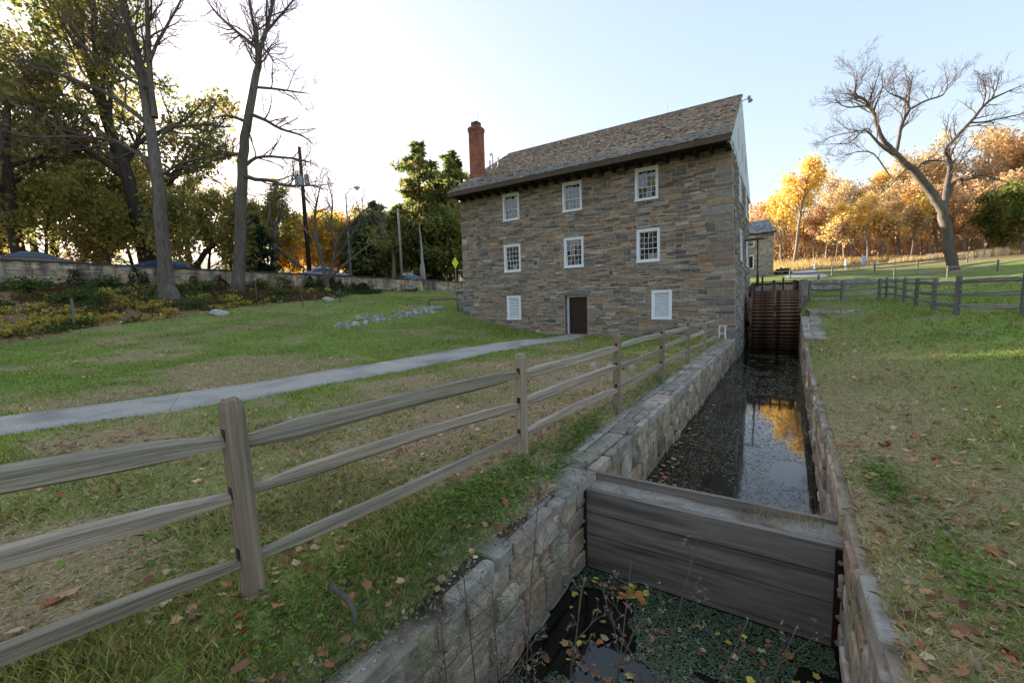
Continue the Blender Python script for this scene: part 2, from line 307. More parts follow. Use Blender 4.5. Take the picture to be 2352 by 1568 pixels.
# ---------------------------------------------------------------- road behind the wall, drive by the far house
def ribbon(name, mat, pts, w, lift, n=40, zf=None):
    p = poly_at(pts, np.linspace(0, 1, n)); t = np.gradient(p, axis=0); t /= np.linalg.norm(t, axis=1)[:, None]; nn = np.stack([-t[:, 1], t[:, 0]], -1)
    V = []
    for k in np.linspace(-.5, .5, 7):
        q = p+nn*w*k; V.append(np.c_[q, (zf(q[:, 0], q[:, 1]) if zf else gz(q[:, 0], q[:, 1])+lift)])
    V = np.stack(V).reshape(-1, 3); i = np.arange(7*n).reshape(7, n)
    F = np.stack([i[:-1, :-1], i[:-1, 1:], i[1:, 1:], i[1:, :-1]], -1).reshape(-1, 4)
    return tag(link(name, mesh_np(name, V, F, mat)), kind='structure')
ra = WA[:2]-WN*4.6-WT*30; rb = WB[:2]-WN*4.6+WT*25
ribbon('road', m_asphalt, [ra, rb], 7.2, 0, zf=lambda x, y: wall_z(x, y)-.80)
ribbon('drive', m_pale_road, [P(1855, 628, 48)[:2], P(1822, 612, 66)[:2], P(1770, 602, 84)[:2]], 4.2, .05)
# ---------------------------------------------------------------- masonry
def masonry(u0, u1, v0, v1, rh, ln, toW, colf, holes=(), quoin=None, gap=.012, proud=(.006, .03), double=.12, seed=1, base=None, wav=.02, back=.03):
    """coursed rubble; returns stones (verts, faces, colour, area, centre).  u0/u1 functions of v; holes (ua,ub,va,vb)"""
    R = random.Random(seed); rows = [v0]
    while rows[-1] < v1-.02:
        h = rh(R, rows[-1]); rows.append(min(v1, rows[-1]+h))
        if v1-rows[-1] < .05: rows[-1] = v1
    n = len(rows)-1; res = [[] for _ in range(n)]; st = []
    ph = [(R.random()*9, R.random()*9) for _ in rows]
    def wv(i, u): return 0 if i in (0, n) else wav*(math.sin(u*1.1+ph[i][0])+.6*math.sin(u*2.7+ph[i][1]))
    def stone(ua, ub, ia, ib, va=None, vb=None):
        p0 = rows[ia] if va is None else va; p1 = rows[ib] if vb is None else vb
        g = gap*(.6+.8*R.random()); a, b = ua+g, ub-g
        if b-a < .04 or p1-p0 < .03: return
        if base is not None and p1 < base((a+b)/2)-.15: return
        w0a, w0b = (wv(ia, a), wv(ia, b)) if va is None else (0, 0); w1a, w1b = (wv(ib, a), wv(ib, b)) if vb is None else (0, 0)
        h = p1-p0; c = lambda: min(.3*h, .25*(b-a), .05)*(.25+.9*R.random())
        j = lambda: (R.random()-.5)*min(.025, h*.15)
        ca = [c() for _ in range(8)]
        o = [(a+ca[0], p0+g+w0a+j()), (b-ca[1], p0+g+w0b+j()), (b+j(), p0+g+w0b+ca[2]), (b+j(), p1-g+w1b-ca[3]), (b-ca[4], p1-g+w1b+j()), (a+ca[5], p1-g+w1a+j()), (a+j(), p1-g+w1a-ca[6]), (a+j(), p0+g+w0a+ca[7])]
        pr = proud[0]+(proud[1]-proud[0])*R.random(); mu = (a+b)/2; mv = (p0+p1)/2; k = 1-min(.12, .010/max(.03, h/2)); ku = 1-min(.1, .010/max(.05, (b-a)/2))
        V = [toW(u, v, -back) for u, v in o]+[toW(u, v, pr*.55) for u, v in o]+[toW(mu+(u-mu)*ku, mv+(v-mv)*k, pr+(R.random()-.5)*.006) for u, v in o]
        F = [(i, (i+1) % 8, 8+(i+1) % 8, 8+i) for i in range(8)]+[(8+i, 8+(i+1) % 8, 16+(i+1) % 8, 16+i) for i in range(8)]+[tuple(range(16, 24))]
        st.append((V, F, colf(R, mu, mv, h*(b-a)), h*(b-a), toW(mu, mv, 0)))
    ends = [[u0((rows[i]+rows[i+1])/2), u1((rows[i]+rows[i+1])/2)] for i in range(n)]
    if quoin:
        for side in (0, 1):
            i = 0
            while i < n:
                k = min(R.choice(quoin['k']), n-i); Lq = R.uniform(*quoin['L'][side])
                e = [ends[m][side] for m in range(i, i+k)]; em = sum(e)/k; q = em+(Lq if side == 0 else -Lq)
                if side == 0: stone(em-.0, q, i, i+k)
                else: stone(q, em+.0, i, i+k)
                for m in range(i, i+k): ends[m][side] = q
                i += k
    for i in range(n):
        blocked = []
        for (a, b, c, d) in holes:
            lo, hi = rows[i], rows[i+1]
            if d <= lo+.001 or c >= hi-.001: continue
            blocked.append((a, b))
            if hi-d > .035 and d > lo: stone(a+.0, b-.0, i, i+1, va=d)
            if c-lo > .035 and c < hi: stone(a, b, i, i+1, vb=c)
        blocked += res[i]; blocked.sort(); segs = []; u = ends[i][0]
        for a, b in blocked:
            if a > u: segs.append((u, a))
            u = max(u, b)
        if u < ends[i][1]: segs.append((u, ends[i][1]))
        h = rows[i+1]-rows[i]
        for a, b in segs:
            u = a
            while u < b-.01:
                l = ln(R, h, u); e = u+l
                if b-e < .16: e = b
                r = R.random()
                if i+1 < n and r < double and e-u < .8 and not any(c < rows[i+2] and d > rows[i+1] and a2 < e and b2 > u for a2, b2, c, d in holes) and ends[i+1][0] <= u and ends[i+1][1] >= e and not any(a2 < e and b2 > u for a2, b2 in res[i+1]):
                    stone(u, e, i, i+2); res[i+1].append((u, e))
                elif r > .93 and h > .11:
                    m = rows[i]+h*R.uniform(.4, .6); stone(u, e, i, i+1, vb=m); stone(u, e, i, i+1, va=m)
                else: stone(u, e, i, i+1)
                u = e
    return st
def emit_stones(st, mat, parent, name='stone', rest='small_stones', limit=300, vis=None):
    """the stones that show largest become parts, the rest one joined part"""
    if not st: return
    def key(s):
        d = np.linalg.norm(np.array(s[4])-CAM); return s[3]/d**2*(1 if vis is None else vis(s[4]))
    order = sorted(range(len(st)), key=lambda i: -key(st[i])); m = MB()
    for n, i in enumerate(order):
        V, F, c, _, _ = st[i]
        if n < limit:
            b = MB(); b.add(V, F, c); b.build(name, mat, parent)
        else: m.add(V, F, c)
    if m.V: tag(m.build(rest, mat, parent), kind='stuff')
def jit(R, c, a=.15): 
    k = 1+(R.random()-.5)*2*a; return tuple(max(0, v*k*(1+(R.random()-.5)*.06)) for v in c)
def mill_col(R, u, v, area):
    warm = .36+.045*max(0, v-2)
    r = R.random()
    if r < .24: c = (.082, .080, .080)
    elif r < .40: c = (.138, .122, .108)
    elif r < min(.8, .40+warm*.75): c = R.choice([(.20, .145, .103), (.182, .138, .104), (.215, .152, .102), (.165, .134, .106)])
    elif r < .86: c = R.choice([(.155, .13, .108), (.14, .122, .104), (.165, .145, .122)])
    elif r < .93: c = R.choice([(.24, .155, .092), (.22, .14, .085)])
    else: c = (.23, .215, .19)
    if area > .16 and (c[0] > .2 or c[0] < .09): c = R.choice([(.16, .145, .125), (.14, .135, .125), (.175, .14, .11)])
    return jit(R, (c[0]*1.03, c[1], c[2]*.97), .22)
def grey_col(R, u, v, area):
    return jit(R, R.choice([(.17, .16, .145), (.20, .18, .155), (.13, .13, .125), (.22, .19, .16), (.16, .135, .11), (.24, .23, .215)]), .2)
# ================================================================ the mill
mill = thing('stone_mill', 'tall rubble stone mill with shingle roof, white sash windows and white boarded gable', 'mill', (2.5, 6, -.1))
XL0, XR0 = -5.24, 10.17
def xl(z): return XL0+.008*z
def xr(z): return XR0-.036*z
ZT, DEP = 8.62, 12.0
core = MB()                                            # mortar body of the front wall with openings is made of strips
HOLES = {}
rows_ = {1: (6.505, 8.058), 2: (3.556, 5.161), 3: (.772, 2.183)}
wx = {'1a': (-2.05, -.93), '1b': (1.79, 2.90), '1c': (5.67, 6.77), '2a': (-2.06, -.92), '2b': (1.83, 2.96), '2c': (5.75, 6.86), '3a': (-1.94, -.98), '3c': (6.48, 7.43)}
for k, (a, b) in wx.items(): z0, z1 = rows_[int(k[0])]; HOLES[k] = (a, b, z0, z1)
HOLES['door'] = (1.80, 3.12, -.6, 2.11)
HOLES['lintel'] = (1.36, 3.40, 2.11, 2.35)
def wall_with_holes(mb, ua, ub, va, vb, holes, toW, depth):
    vs = sorted({va, vb}|{h[2] for h in holes if va < h[2] < vb}|{h[3] for h in holes if va < h[3] < vb})
    for c, d in zip(vs[:-1], vs[1:]):
        hs = sorted((h[0], h[1]) for h in holes if h[2] < d-1e-4 and h[3] > c+1e-4); u = None
        segs = []; cur = 'L'
        for a, b in hs: segs.append((cur, a)); cur = b
        segs.append((cur, 'R'))
        for a, b in segs:
            q = []
            for v in (c, d):
                A = ua(v) if a == 'L' else a; B = ub(v) if b == 'R' else b; q.append((A, B))
            mb.hexa([toW(q[0][0], c, 0), toW(q[0][1], c, 0), toW(q[0][1], c, -depth), toW(q[0][0], c, -depth), toW(q[1][0], d, 0), toW(q[1][1], d, 0), toW(q[1][1], d, -depth), toW(q[1][0], d, -depth)])
toF = lambda u, v, d: (u, -d, v)
hl = list(HOLES.values())
fw = MB(); wall_with_holes(fw, xl, xr, -1.7, ZT, [h for k, h in HOLES.items() if k != 'lintel'], toF, .55)
front = fw.build('front_wall', m_mortar, mill)
def rhm(R, v): return R.uniform(.045, .11) if v < 2.4 else R.uniform(.05, .12)
def lnm(R, h, u): return (R.uniform(.15, .55)+h*1.0)*(1+.8*(R.random() < .15))*(1.3 if u > 7.4 else 1)
def gb(u): return float(np.interp(u, [-5.3, -3.4, -1.5, .5, 2.5, 6.5, 10.2], [1.0, .6, .25, -.1, -.1, -.2, -.9]))
st = masonry(xl, xr, -.95, ZT-.02, rhm, lnm, toF, mill_col, hl, dict(k=[2, 2, 3, 3, 4, 5], L=[(.3, .85), (.5, 1.5)]), seed=5, base=gb, gap=.014, wav=.026, double=.24, proud=(.0, .05))
emit_stones(st, m_stone, front)
lint = MB(); lint.add([(1.40, .1, 2.13), (3.06, .1, 2.10), (3.36, .1, 2.16), (3.38, .1, 2.33), (2.3, .1, 2.335), (1.42, .1, 2.19), (1.40, -.03, 2.13), (3.06, -.03, 2.10), (3.36, -.03, 2.16), (3.38, -.03, 2.33), (2.3, -.03, 2.335), (1.42, -.03, 2.19)],
         [(11, 10, 9, 8, 7, 6)][::1]+[(i, (i+1) % 6, 6+(i+1) % 6, 6+i) for i in range(6)], (.10, .11, .11)); lint.build('lintel', m_stone, front)
# gable wall over the race (faces +x)
SW = {'r1a': (3.2, 4.35, 6.5, 8.06), 'r1b': (8.5, 9.65, 6.5, 8.06), 'r2a': (3.2, 4.35, 3.55, 5.15), 'r2b': (8.5, 9.65, 3.55, 5.15)}
toS = lambda u, v, d: (xr(v)+d, u, v)
sw = MB(); wall_with_holes(sw, lambda v: .56, lambda v: DEP, -1.7, ZT, list(SW.values()), toS, .5); side = sw.build('side_wall', m_mortar, mill)
st = masonry(lambda v: .02, lambda v: DEP, -1.5, ZT-.1, lambda R, v: R.uniform(.12, .26), lambda R, h, u: R.uniform(.25, .7), toS, lambda R, u, v, a: jit(R, R.choice([(.20, .165, .13), (.17, .15, .125), (.13, .12, .11), (.23, .20, .165), (.10, .10, .10)]), .2), list(SW.values()), seed=9, gap=.02, proud=(.01, .045))
emit_stones(st, m_stone, side, limit=0)
bw = MB(); bw.box(XL0+.05, XR0-.6, DEP-.5, DEP, -1.5, ZT); bw.box(XL0, XL0+.5, .56, DEP, -1.5, ZT); bw.box(XL0+.02, 9.6, .8, DEP-.6, 8.3, 8.4); bw.build('rear_walls', m_mortar, mill)
fl = MB(); fl.box(-4.6, 9.5, .8, 11.3, 2.7, 2.85); fl.box(-4.6, 9.5, .8, 11.3, 5.6, 5.75); fl.build('floors', m_dark_wood, mill)
def sash_window(parent, a, b, z0, z1, toW, rows=(3, 2)):
    """outer casing a..b, z0..z1; toW(u,v,d) d outward"""
    def bx(m, u0, u1, v0, v1, d0, d1):
        m.hexa([toW(u0, v0, d1), toW(u1, v0, d1), toW(u1, v0, d0), toW(u0, v0, d0), toW(u0, v1, d1), toW(u1, v1, d1), toW(u1, v1, d0), toW(u0, v1, d0)])
    f = .115; ft = .13; sill = .13
    m = MB(); bx(m, a, a+f, z0+sill, z1-ft, -.3, .035); bx(m, b-f, b, z0+sill, z1-ft, -.3, .035); bx(m, a, b, z1-ft, z1, -.3, .04)
    bx(m, a+.02, a+.045, z0+sill, z1-ft, .034, .05); bx(m, b-.045, b-.02, z0+sill, z1-ft, .034, .05); bx(m, a, b, z1-.035, z1+.004, .03, .06)
    w = m.build('window', m_white, parent)
    m = MB(); bx(m, a-.015, b+.015, z0, z0+sill*.55, -.3, .075); bx(m, a, b, z0+sill*.55, z0+sill, -.28, .045); m.build('sill', m_white, w)
    ia, ib, iz0, iz1 = a+f, b-f, z0+sill, z1-ft; H = iz1-iz0; nr = sum(rows); mid = iz0+H*rows[1]/nr
    for (v0, v1, n, d) in ((mid-.02, iz1, rows[0], -.055), (iz0, mid+.02, rows[1], -.10)):
        s = .034; m = MB(); t = .035
        bx(m, ia, ia+s, v0, v1, d-t, d); bx(m, ib-s, ib, v0, v1, d-t, d); bx(m, ia+s, ib-s, v1-s, v1, d-t, d); bx(m, ia+s, ib-s, v0, v0+s, d-t, d)
        gu = np.linspace(ia+s, ib-s, 5); gv = np.linspace(v0+s, v1-s, n+1)
        for u in gu[1:-1]: bx(m, u-.0075, u+.0075, v0+s, v1-s, d-t*.8, d-.004)
        for v in gv[1:-1]:
            for i in range(4): bx(m, gu[i]+(.0075 if i else 0), gu[i+1]-(.0075 if i < 3 else 0), v-.0075, v+.0075, d-t*.75, d-.006)
        m.build('sash', m_white, w)
        for i in range(4):
            for j in range(n):
                g = MB(); e = .0065; tl = (random.random()-.5)*.005; tv = (random.random()-.5)*.005
                g.add([toW(gu[i]+e, gv[j]+e, d-.022+tl+tv), toW(gu[i+1]-e, gv[j]+e, d-.022-tl+tv), toW(gu[i+1]-e, gv[j+1]-e, d-.022-tl-tv), toW(gu[i]+e, gv[j+1]-e, d-.022+tl-tv)], [(0, 1, 2, 3)])
                g.build('pane', m_glass, w)
    return w
for k in ('1a', '1b', '1c', '2a', '2b', '2c'): sash_window(mill, *HOLES[k], toF)
for k in SW: sash_window(mill, *SW[k], toS)
def louvre(parent, a, b, z0, z1):
    m = MB(); f = .13
    m.box(a, a+f, -.05, .2, z0+.1, z1-f); m.box(b-f, b, -.05, .2, z0+.1, z1-f); m.box(a, b, -.055, .2, z1-f, z1); m.box(a-.01, b+.01, -.075, .2, z0, z0+.1)
    m.box(a+f, a+f+.03, -.02, .1, z0+.1, z1-f); m.box(b-f-.03, b-f, -.02, .1, z0+.1, z1-f)
    w = m.build('louvre_window', m_white, parent); n = 13; h = (z1-z0-f-.1)/n
    mbox('backing', m_grey_metal, w, a+f, b-f, .13, .15, z0+.1, z1-f)
    for i in range(n):
        v = z0+.1+h*i; s = MB(); u0, u1 = a+f+.03, b-f-.03
        s.hexa([(u0, .0, v+.008), (u1, .0, v+.008), (u1, .085, v+h*.5), (u0, .085, v+h*.5), (u0, .0, v+h*.62), (u1, .0, v+h*.62), (u1, .085, v+h*.95), (u0, .085, v+h*.95)]); s.build('slat', m_white, w)
louvre(mill, *HOLES['3a']); louvre(mill, *HOLES['3c'])
# door set back in its opening, brick-patched left reveal
rv = MB(); R0 = random.Random(3); z = -.05
while z < 2.05:
    h = R0.uniform(.07, .16); y = .03
    while y < .28:
        l = R0.uniform(.1, .2); rv.box(1.77, 1.815+R0.uniform(0, .02), y+.008, min(.3, y+l), z+.008, min(2.09, z+h), col=jit(R0, R0.choice([(.16, .09, .06), (.12, .10, .085), (.17, .12, .09)]), .2)); y += l
    z += h
tag(rv.build('reveal_stones', m_stone, front), kind='stuff')
dm = MB(); dm.box(1.94, 3.08, .34, .40, -.03, 2.0); door = dm.build('door', m_door, mill)
dm = MB()
for x0, x1 in ((1.97, 2.49), (2.53, 3.05)):
    for z0, z1 in ((.12, .9), (1.02, 1.9)): dm.box(x0+.06, x1-.06, .333, .345, z0, z1)
dm.build('door_panels', m_door, door)
dm = MB(); dm.box(2.02, 2.06, .28, .34, .98, 1.03); dm.tube([(2.04, .27, 1.0), (2.04, .27, .86)], .012); dm.box(2.01, 2.07, .325, .34, .82, 1.1); dm.build('handle', m_black, door)
dm = MB(); dm.box(1.84, 1.94, .26, .44, -.03, 2.0); dm.box(1.84, 3.12, .255, .44, 2.0, 2.09); dm.build('door_frame', m_white_old, mill)
mbox('door_sill', m_stone, mill, 1.79, 3.12, -.02, .45, -.25, -.03, col=(.17, .165, .15))
mbox('door_recess', m_dark_wood, mill, 1.6, 3.4, .46, .5, -.2, 2.3)
# ---------------------------------------------------------------- roof
EY, EZ, RY, RZ = -1.19, 8.42, 6.0, 12.69; RXL, RXE, RXR = -5.22, 9.93, 9.76
def slope(u, s, lift=0., far=False):                   # u 0..1 along, s 0 eave .. 1 ridge
    xe = RXL+(RXE+(RXR-RXE)*s-RXL)*u; y = EY+(RY-EY)*s; z = EZ+(RZ-EZ)*s+lift
    if far: y = 2*RY-y
    return np.array((xe, y, z))
rf = MB()
for far in (False, True):
    c = [slope(0, 0, 0, far), slope(1, 0, 0, far), slope(1, 1, 0, far), slope(0, 1, 0, far)]; d = [p-np.array((0, 0, .14)) for p in c]
    rf.hexa(d+c if not far else [d[1], d[0], d[3], d[2], c[1], c[0], c[3], c[2]])
roof = rf.build('roof', m_dark_wood, mill)
SL = math.hypot(RY-EY, RZ-EZ); nrm = np.array((0, -(RZ-EZ), RY-EY))/SL; tu = np.array((0, RY-EY, RZ-EZ))/SL
R1 = random.Random(21); shing = []; ex = .148; nrow = int(SL/ex)
for r in range(nrow):
    s0 = r*ex; x = RXL-.04; row_off = R1.uniform(-.01, .01)
    xe = RXE+(RXR-RXE)*(s0/SL)+.04
    while x < xe-.02:
        w = R1.uniform(.08, .19); x1 = min(xe, x+w); g = .004
        dr = row_off+R1.uniform(-.018, .018)+(-.05 if R1.random() < .012 else 0); lf = R1.uniform(.012, .030)+(.03 if R1.random() < .03 else 0)
        base = np.array((0, EY, EZ))+tu*(s0+dr-.03); top = np.array((0, EY, EZ))+tu*min(SL, s0+ex*1.25)
        tk = .016
        A = base+nrm*(lf+.012); B = top+nrm*.008
        def px_(p, xx): return (xx, p[1], p[2])
        V = [px_(A-nrm*tk, x+g), px_(A-nrm*tk, x1-g), px_(B-nrm*tk, x1-g), px_(B-nrm*tk, x+g), px_(A, x+g), px_(A, x1-g), px_(B, x1-g), px_(B, x+g)]
        q = R1.random(); c = (.27, .205, .145) if q < .36 else (.21, .17, .13) if q < .62 else (.185, .155, .125) if q < .84 else (.09, .075, .06)
        if s0 < 1.25 and R1.random() < .75: c = (.16, .148, .135)
        shing.append((V, [(4, 5, 6, 7), (0, 1, 5, 4), (1, 2, 6, 5), (3, 0, 4, 7)], jit(R1, c, .25), (x1-x)*ex, A+np.array((x, 0, 0))))
        x = x1
emit_stones(shing, m_shingle, roof, 'shingle', 'roof_shingles')
m = MB()                                               # far slope, courses as long boards; ridge caps
for r in range(int(SL/.3)):
    s0 = r*.3/SL; a = slope(0, s0, .05, True); b = slope(1, s0, .05, True); c = slope(1, min(1, s0+.34/SL), .03, True); d = slope(0, min(1, s0+.34/SL), .03, True)
    m.add([a, b, c, d], [(3, 2, 1, 0)], (.15, .125, .10))
m.build('far_slope_shingles', m_shingle, roof)
x = RXL-.05
while x < RXR:
    w = R1.uniform(.16, .3); m = MB(); x1 = min(RXR+.05, x+w+.06)
    for sg in (-1, 1):
        m.hexa([(x, RY, RZ+.02), (x1, RY, RZ+.01), (x1, RY+sg*.16, RZ-.075), (x, RY+sg*.16, RZ-.065), (x, RY, RZ+.045), (x1, RY, RZ+.035), (x1, RY+sg*.16, RZ-.05), (x, RY+sg*.16, RZ-.04)], jit(R1, (.12, .10, .08), .3))
    m.build('ridge_shingle', m_shingle, roof); x += w
fm = MB(); a, b = slope(0, 0), slope(1, 0); fm.box(a[0], b[0]-.02, EY-.035, EY-.003, EZ-.26, EZ-.02); fm.build('fascia', m_fascia, roof)
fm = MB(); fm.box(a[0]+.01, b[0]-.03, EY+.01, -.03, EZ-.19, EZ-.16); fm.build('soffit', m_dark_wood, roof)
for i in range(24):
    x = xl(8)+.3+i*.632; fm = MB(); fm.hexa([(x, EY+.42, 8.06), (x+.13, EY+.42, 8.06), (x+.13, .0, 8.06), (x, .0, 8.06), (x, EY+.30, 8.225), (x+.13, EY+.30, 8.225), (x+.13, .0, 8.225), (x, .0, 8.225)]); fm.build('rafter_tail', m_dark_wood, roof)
# boarded gable above the race
GB = MB(); ga, gb_, gc_ = np.array((9.86, EY+.12, 8.16)), np.array((9.94, 2*RY-EY-.1, 8.16)), np.array((9.73, RY, RZ-.08))
GB.add([ga, gb_, gc_, ga-[.12, 0, 0], gb_-[.12, 0, 0], gc_-[.12, 0, 0]], [(0, 1, 2), (5, 4, 3), (0, 3, 4, 1), (1, 4, 5, 2), (2, 5, 3, 0)]); gable = GB.build('gable', m_white_old, mill)
nb = 44; y0, y1 = ga[1], gb_[1]; bwid = (y1-y0)/nb
def gpt(y, z, off):                                    # point on the leaning gable plane
    n_ = np.cross(gb_-ga, gc_-ga); n_ /= np.linalg.norm(n_); n_ = n_ if n_[0] > 0 else -n_
    x = ga[0]-(n_[1]*(y-ga[1])+n_[2]*(z-ga[2]))/n_[0]; return (x+off, y, z)
for i in range(nb):
    a, b = y0+i*bwid+.008, y0+(i+1)*bwid-.008
    def zt(y): return max(8.2, 8.16+(RZ-.1-8.16)*(1-abs(y-RY)/(RY-y0)))
    o = .02+.012*(i % 2); zl = 8.10-random.uniform(0, .03)
    V = [gpt(a, zl, .0), gpt(b, zl, .0), gpt(b, zt(b), .0), gpt(a, zt(a), .0), gpt(a, zl, o), gpt(b, zl, o), gpt(b, zt(b), o), gpt(a, zt(a), o)]
    bm_ = MB(); bm_.add(V, [(4, 5, 6, 7), (0, 1, 5, 4), (1, 2, 6, 5), (2, 3, 7, 6), (3, 0, 4, 7)]); bm_.build('board', m_white_old, gable)
for yy in (3.2, 5.6, 8.2):                             # narrow shutters slits in the boarding
    sb = MB(); V = [gpt(yy, 9.0, .034), gpt(yy+.05, 9.0, .034), gpt(yy+.05, 10.0, .034), gpt(yy, 10.0, .034), gpt(yy, 9.0, .05), gpt(yy+.05, 9.0, .05), gpt(yy+.05, 10.0, .05), gpt(yy, 10.0, .05)]
    sb.hexa(V); sb.build('batten', m_grey_metal, gable)
fl_ = MB(); fl_.tube([(9.8, 6.0, 12.35), (10.12, 6.0, 12.42)], .025); fl_.tube([(10.1, 6, 12.45), (10.2, 5.98, 12.22)], [.06, .12], 10); fl_.box(10.05, 10.2, 5.9, 6.1, 12.38, 12.5)
fl_.build('floodlight', m_grey_metal, mill)
ir = MB()
for y in (8.1, 8.8): ir.bar((xr(3), y, 3.15), (xr(3)+.14, y, 3.15), .02, .02); ir.bar((xr(3)+.14, y, 3.15), (xr(3)+.14, y, 2.95), .02, .02)
ir.build('wall_hooks', m_black, side)
# ---------------------------------------------------------------- chimney (bricks as real pieces), vents, rods
CX0, CX1, CY0, CY1, CZ0, CZ1 = -4.77, -4.08, .52, 1.21, 9.0, 12.55
ch = mbox('chimney', m_mortar, mill, CX0+.012, CX1-.012, CY0+.012, CY1-.012, CZ0, CZ1+.1)
br = MB(); R2 = random.Random(8)
def course(z, h, ex_, col, half):
    x0, x1, y0, y1 = CX0-ex_, CX1+ex_, CY0-ex_, CY1+ex_
    for face in range(4):
        u0, u1 = (x0, x1) if face % 2 == 0 else (y0, y1); u = u0-(.105 if half else 0)
        while u < u1-.02:
            a, b = max(u, u0)+.005, min(u+.21, u1)-.005; o = R2.uniform(-.003, .003); c = jit(R2, col, .3)
            if b-a > .02:
                if face == 0: br.box(a, b, y0+o, y0+.06, z, z+h-.011, c)
                elif face == 1: br.box(x1-.06, x1+o, a, b, z, z+h-.011, c)
                elif face == 2: br.box(a, b, y1-.06, y1-o, z, z+h-.011, c)
                else: br.box(x0-o, x0+.06, a, b, z, z+h-.011, c)
            u += .21
z = CZ0; k = 0
while z < 12.9:
    top = z-12.25
    e = 0 if top < 0 else min(.04, (int(top/.075)+1)*.014) if top < .3 else (.0 if top < .42 else -.12)
    dark = np.clip((z-11.9)/.6, 0, 1); c = tuple(np.array((.36, .13, .08))*(1-dark*.5)+np.array((.13, .09, .065))*dark*.5)
    course(z, .075, e, c, k % 2); z += .075; k += 1
mbox('cap', m_coping_dark, ch, CX0+.14, CX1-.12, CY0+.12, CY1-.12, 12.5, 12.93)
tag(br.build('bricks', m_brick, ch), kind='stuff')
fs = MB()                                              # stepped lead flashing
for i in range(4): fs.box(CX1+.002, CX1+.02, CY0+.02+i*.19, CY0+.2+i*.19, 9.35+i*.11, 9.6+i*.11)
fs.box(CX0-.03, CX1+.03, CY0-.02, CY0-.004, 9.33, 9.55); fs.build('flashing', m_grey_metal, ch)
for (x, y, h, hook) in ((-4.53, 1.75, .75, 1), (-3.97, 1.6, .72, 0), (-4.41, 2.55, .85, 1), (-4.0, 2.6, .62, 0)):
    zb = EZ+(y-EY)*(RZ-EZ)/(RY-EY); pts = [(x, y, zb-.1), (x, y, zb+h)]
    if hook: pts += [(x-.05, y, zb+h+.07), (x-.14, y, zb+h+.08), (x-.19, y, zb+h+.02), (x-.19, y, zb+h-.05)]
    m = MB(); m.tube(pts, .045, 8); m.tube([(x, y, zb-.02), (x, y, zb+.1)], [.11, .055], 8); m.build('vent_pipe', m_grey_metal, mill, smooth=True)
for x, y, z in ((-4.55, .8, 13.0), (-4.3, .9, 13.0), (-3.2, RY, RZ), (1.6, RY, RZ), (5.9, RY, RZ), (9.4, RY, RZ)):
    m = MB(); m.tube([(x, y, z-.05), (x, y, z+.55)], [.008, .005], 5); m.build('lightning_rod', m_grey_metal, mill)
# ---------------------------------------------------------------- cellar entry on the left of the mill with pipe railing
an = thing('cellar_entrance', 'low stone cellar entry with small shingle roof against the left side of the mill', 'cellar entry', (-6.2, 2.0, 1.3))
st = masonry(lambda v: -6.9, lambda v: -5.3, 1.0, 2.62, lambda R, v: R.uniform(.14, .26), lambda R, h, u: R.uniform(.25, .5), lambda u, v, d: (u, 1.2-d, v), grey_col, holes=((-5.75, -5.3, 1.0, 2.4),), seed=31)
emit_stones(st, m_stone, an); mbox('wall', m_mortar, an, -6.9, -5.76, 1.2, 3.6, .9, 2.62); mbox('doorway', m_black, an, -5.75, -5.3, 1.5, 1.6, .9, 2.4)
mbox('doorpost', m_white_old, an, -5.36, -5.27, .9, 1.0, .9, 2.4)
for i in range(6): 
    m = MB(); y = .98+i*.45; m.hexa([(-7.05, y, 2.62+i*.085), (-5.2, y, 2.62+i*.085), (-5.2, y+.5, 2.72+i*.085), (-7.05, y+.5, 2.72+i*.085), (-7.05, y, 2.66+i*.085), (-5.2, y, 2.66+i*.085), (-5.2, y+.5, 2.75+i*.085), (-7.05, y+.5, 2.75+i*.085)], (.15, .13, .11)); m.build('roof_board', m_shingle, an)
rl = thing('pipe_railing', 'black pipe handrail at the cellar steps left of the mill', 'railing', (-7.4, -.2, 1.2))
m = MB(); m.tube([(-8.0, -.25, 1.05), (-8.0, -.25, 2.05), (-7.95, -.22, 2.12), (-5.95, .2, 2.12), (-5.9, .2, 2.05), (-5.9, .2, .95)], .035, 8); m.build('rail_pipe', m_black, rl, smooth=True)
ss = thing('cellar_step_kerb', 'weathered timber and stone kerb edging the cellar steps', 'kerb', (-7, 0, 1.2))
m = MB(); m.box(-8.3, -5.6, -.35, -.1, .9, 1.25, col=(.17, .13, .10)); m.build('kerb_timber', m_rail, ss)
for i in range(7):
    x = -9.6+i*.45; zz = gz(x, -.3+i*.05); m = MB(); m.box(x, x+.4, -.55, -.15, zz-.1, zz+.07+random.random()*.05, col=jit(random, (.24, .23, .21), .2)); m.build('kerb_stone', m_rock, ss)
# ================================================================ mill race walls
def race_col(R, u, v, a): return jit(R, R.choice([(.20, .148, .104), (.17, .134, .10), (.215, .163, .113), (.15, .125, .10), (.185, .127, .085), (.225, .188, .145)]), .2)
def flag_col(R, u, v, a): return jit(R, R.choice([(.26, .228, .19), (.23, .205, .172), (.21, .188, .158), (.27, .225, .172), (.20, .168, .128)]), .15)
lw = thing('race_wall', 'rubble stone mill race wall with flagstone coping along the split rail fence', 'stone wall', (9.6, -10, -1.2))
CZ = -.10
def sloped(mb, face, sgn, zt, y0, y1, n, thick):
    yy = np.linspace(y0, y1, n)
    for a, b in zip(yy[:-1], yy[1:]):
        x0, x1 = face(a), face(b)
        q = [(x0, a), (x1, b), (x1-sgn*thick, b), (x0-sgn*thick, a)]
        mb.hexa([(x, y, -1.7) for x, y in q]+[(x, y, zt((a if i in (0, 3) else b))) for i, (x, y) in enumerate(q)])
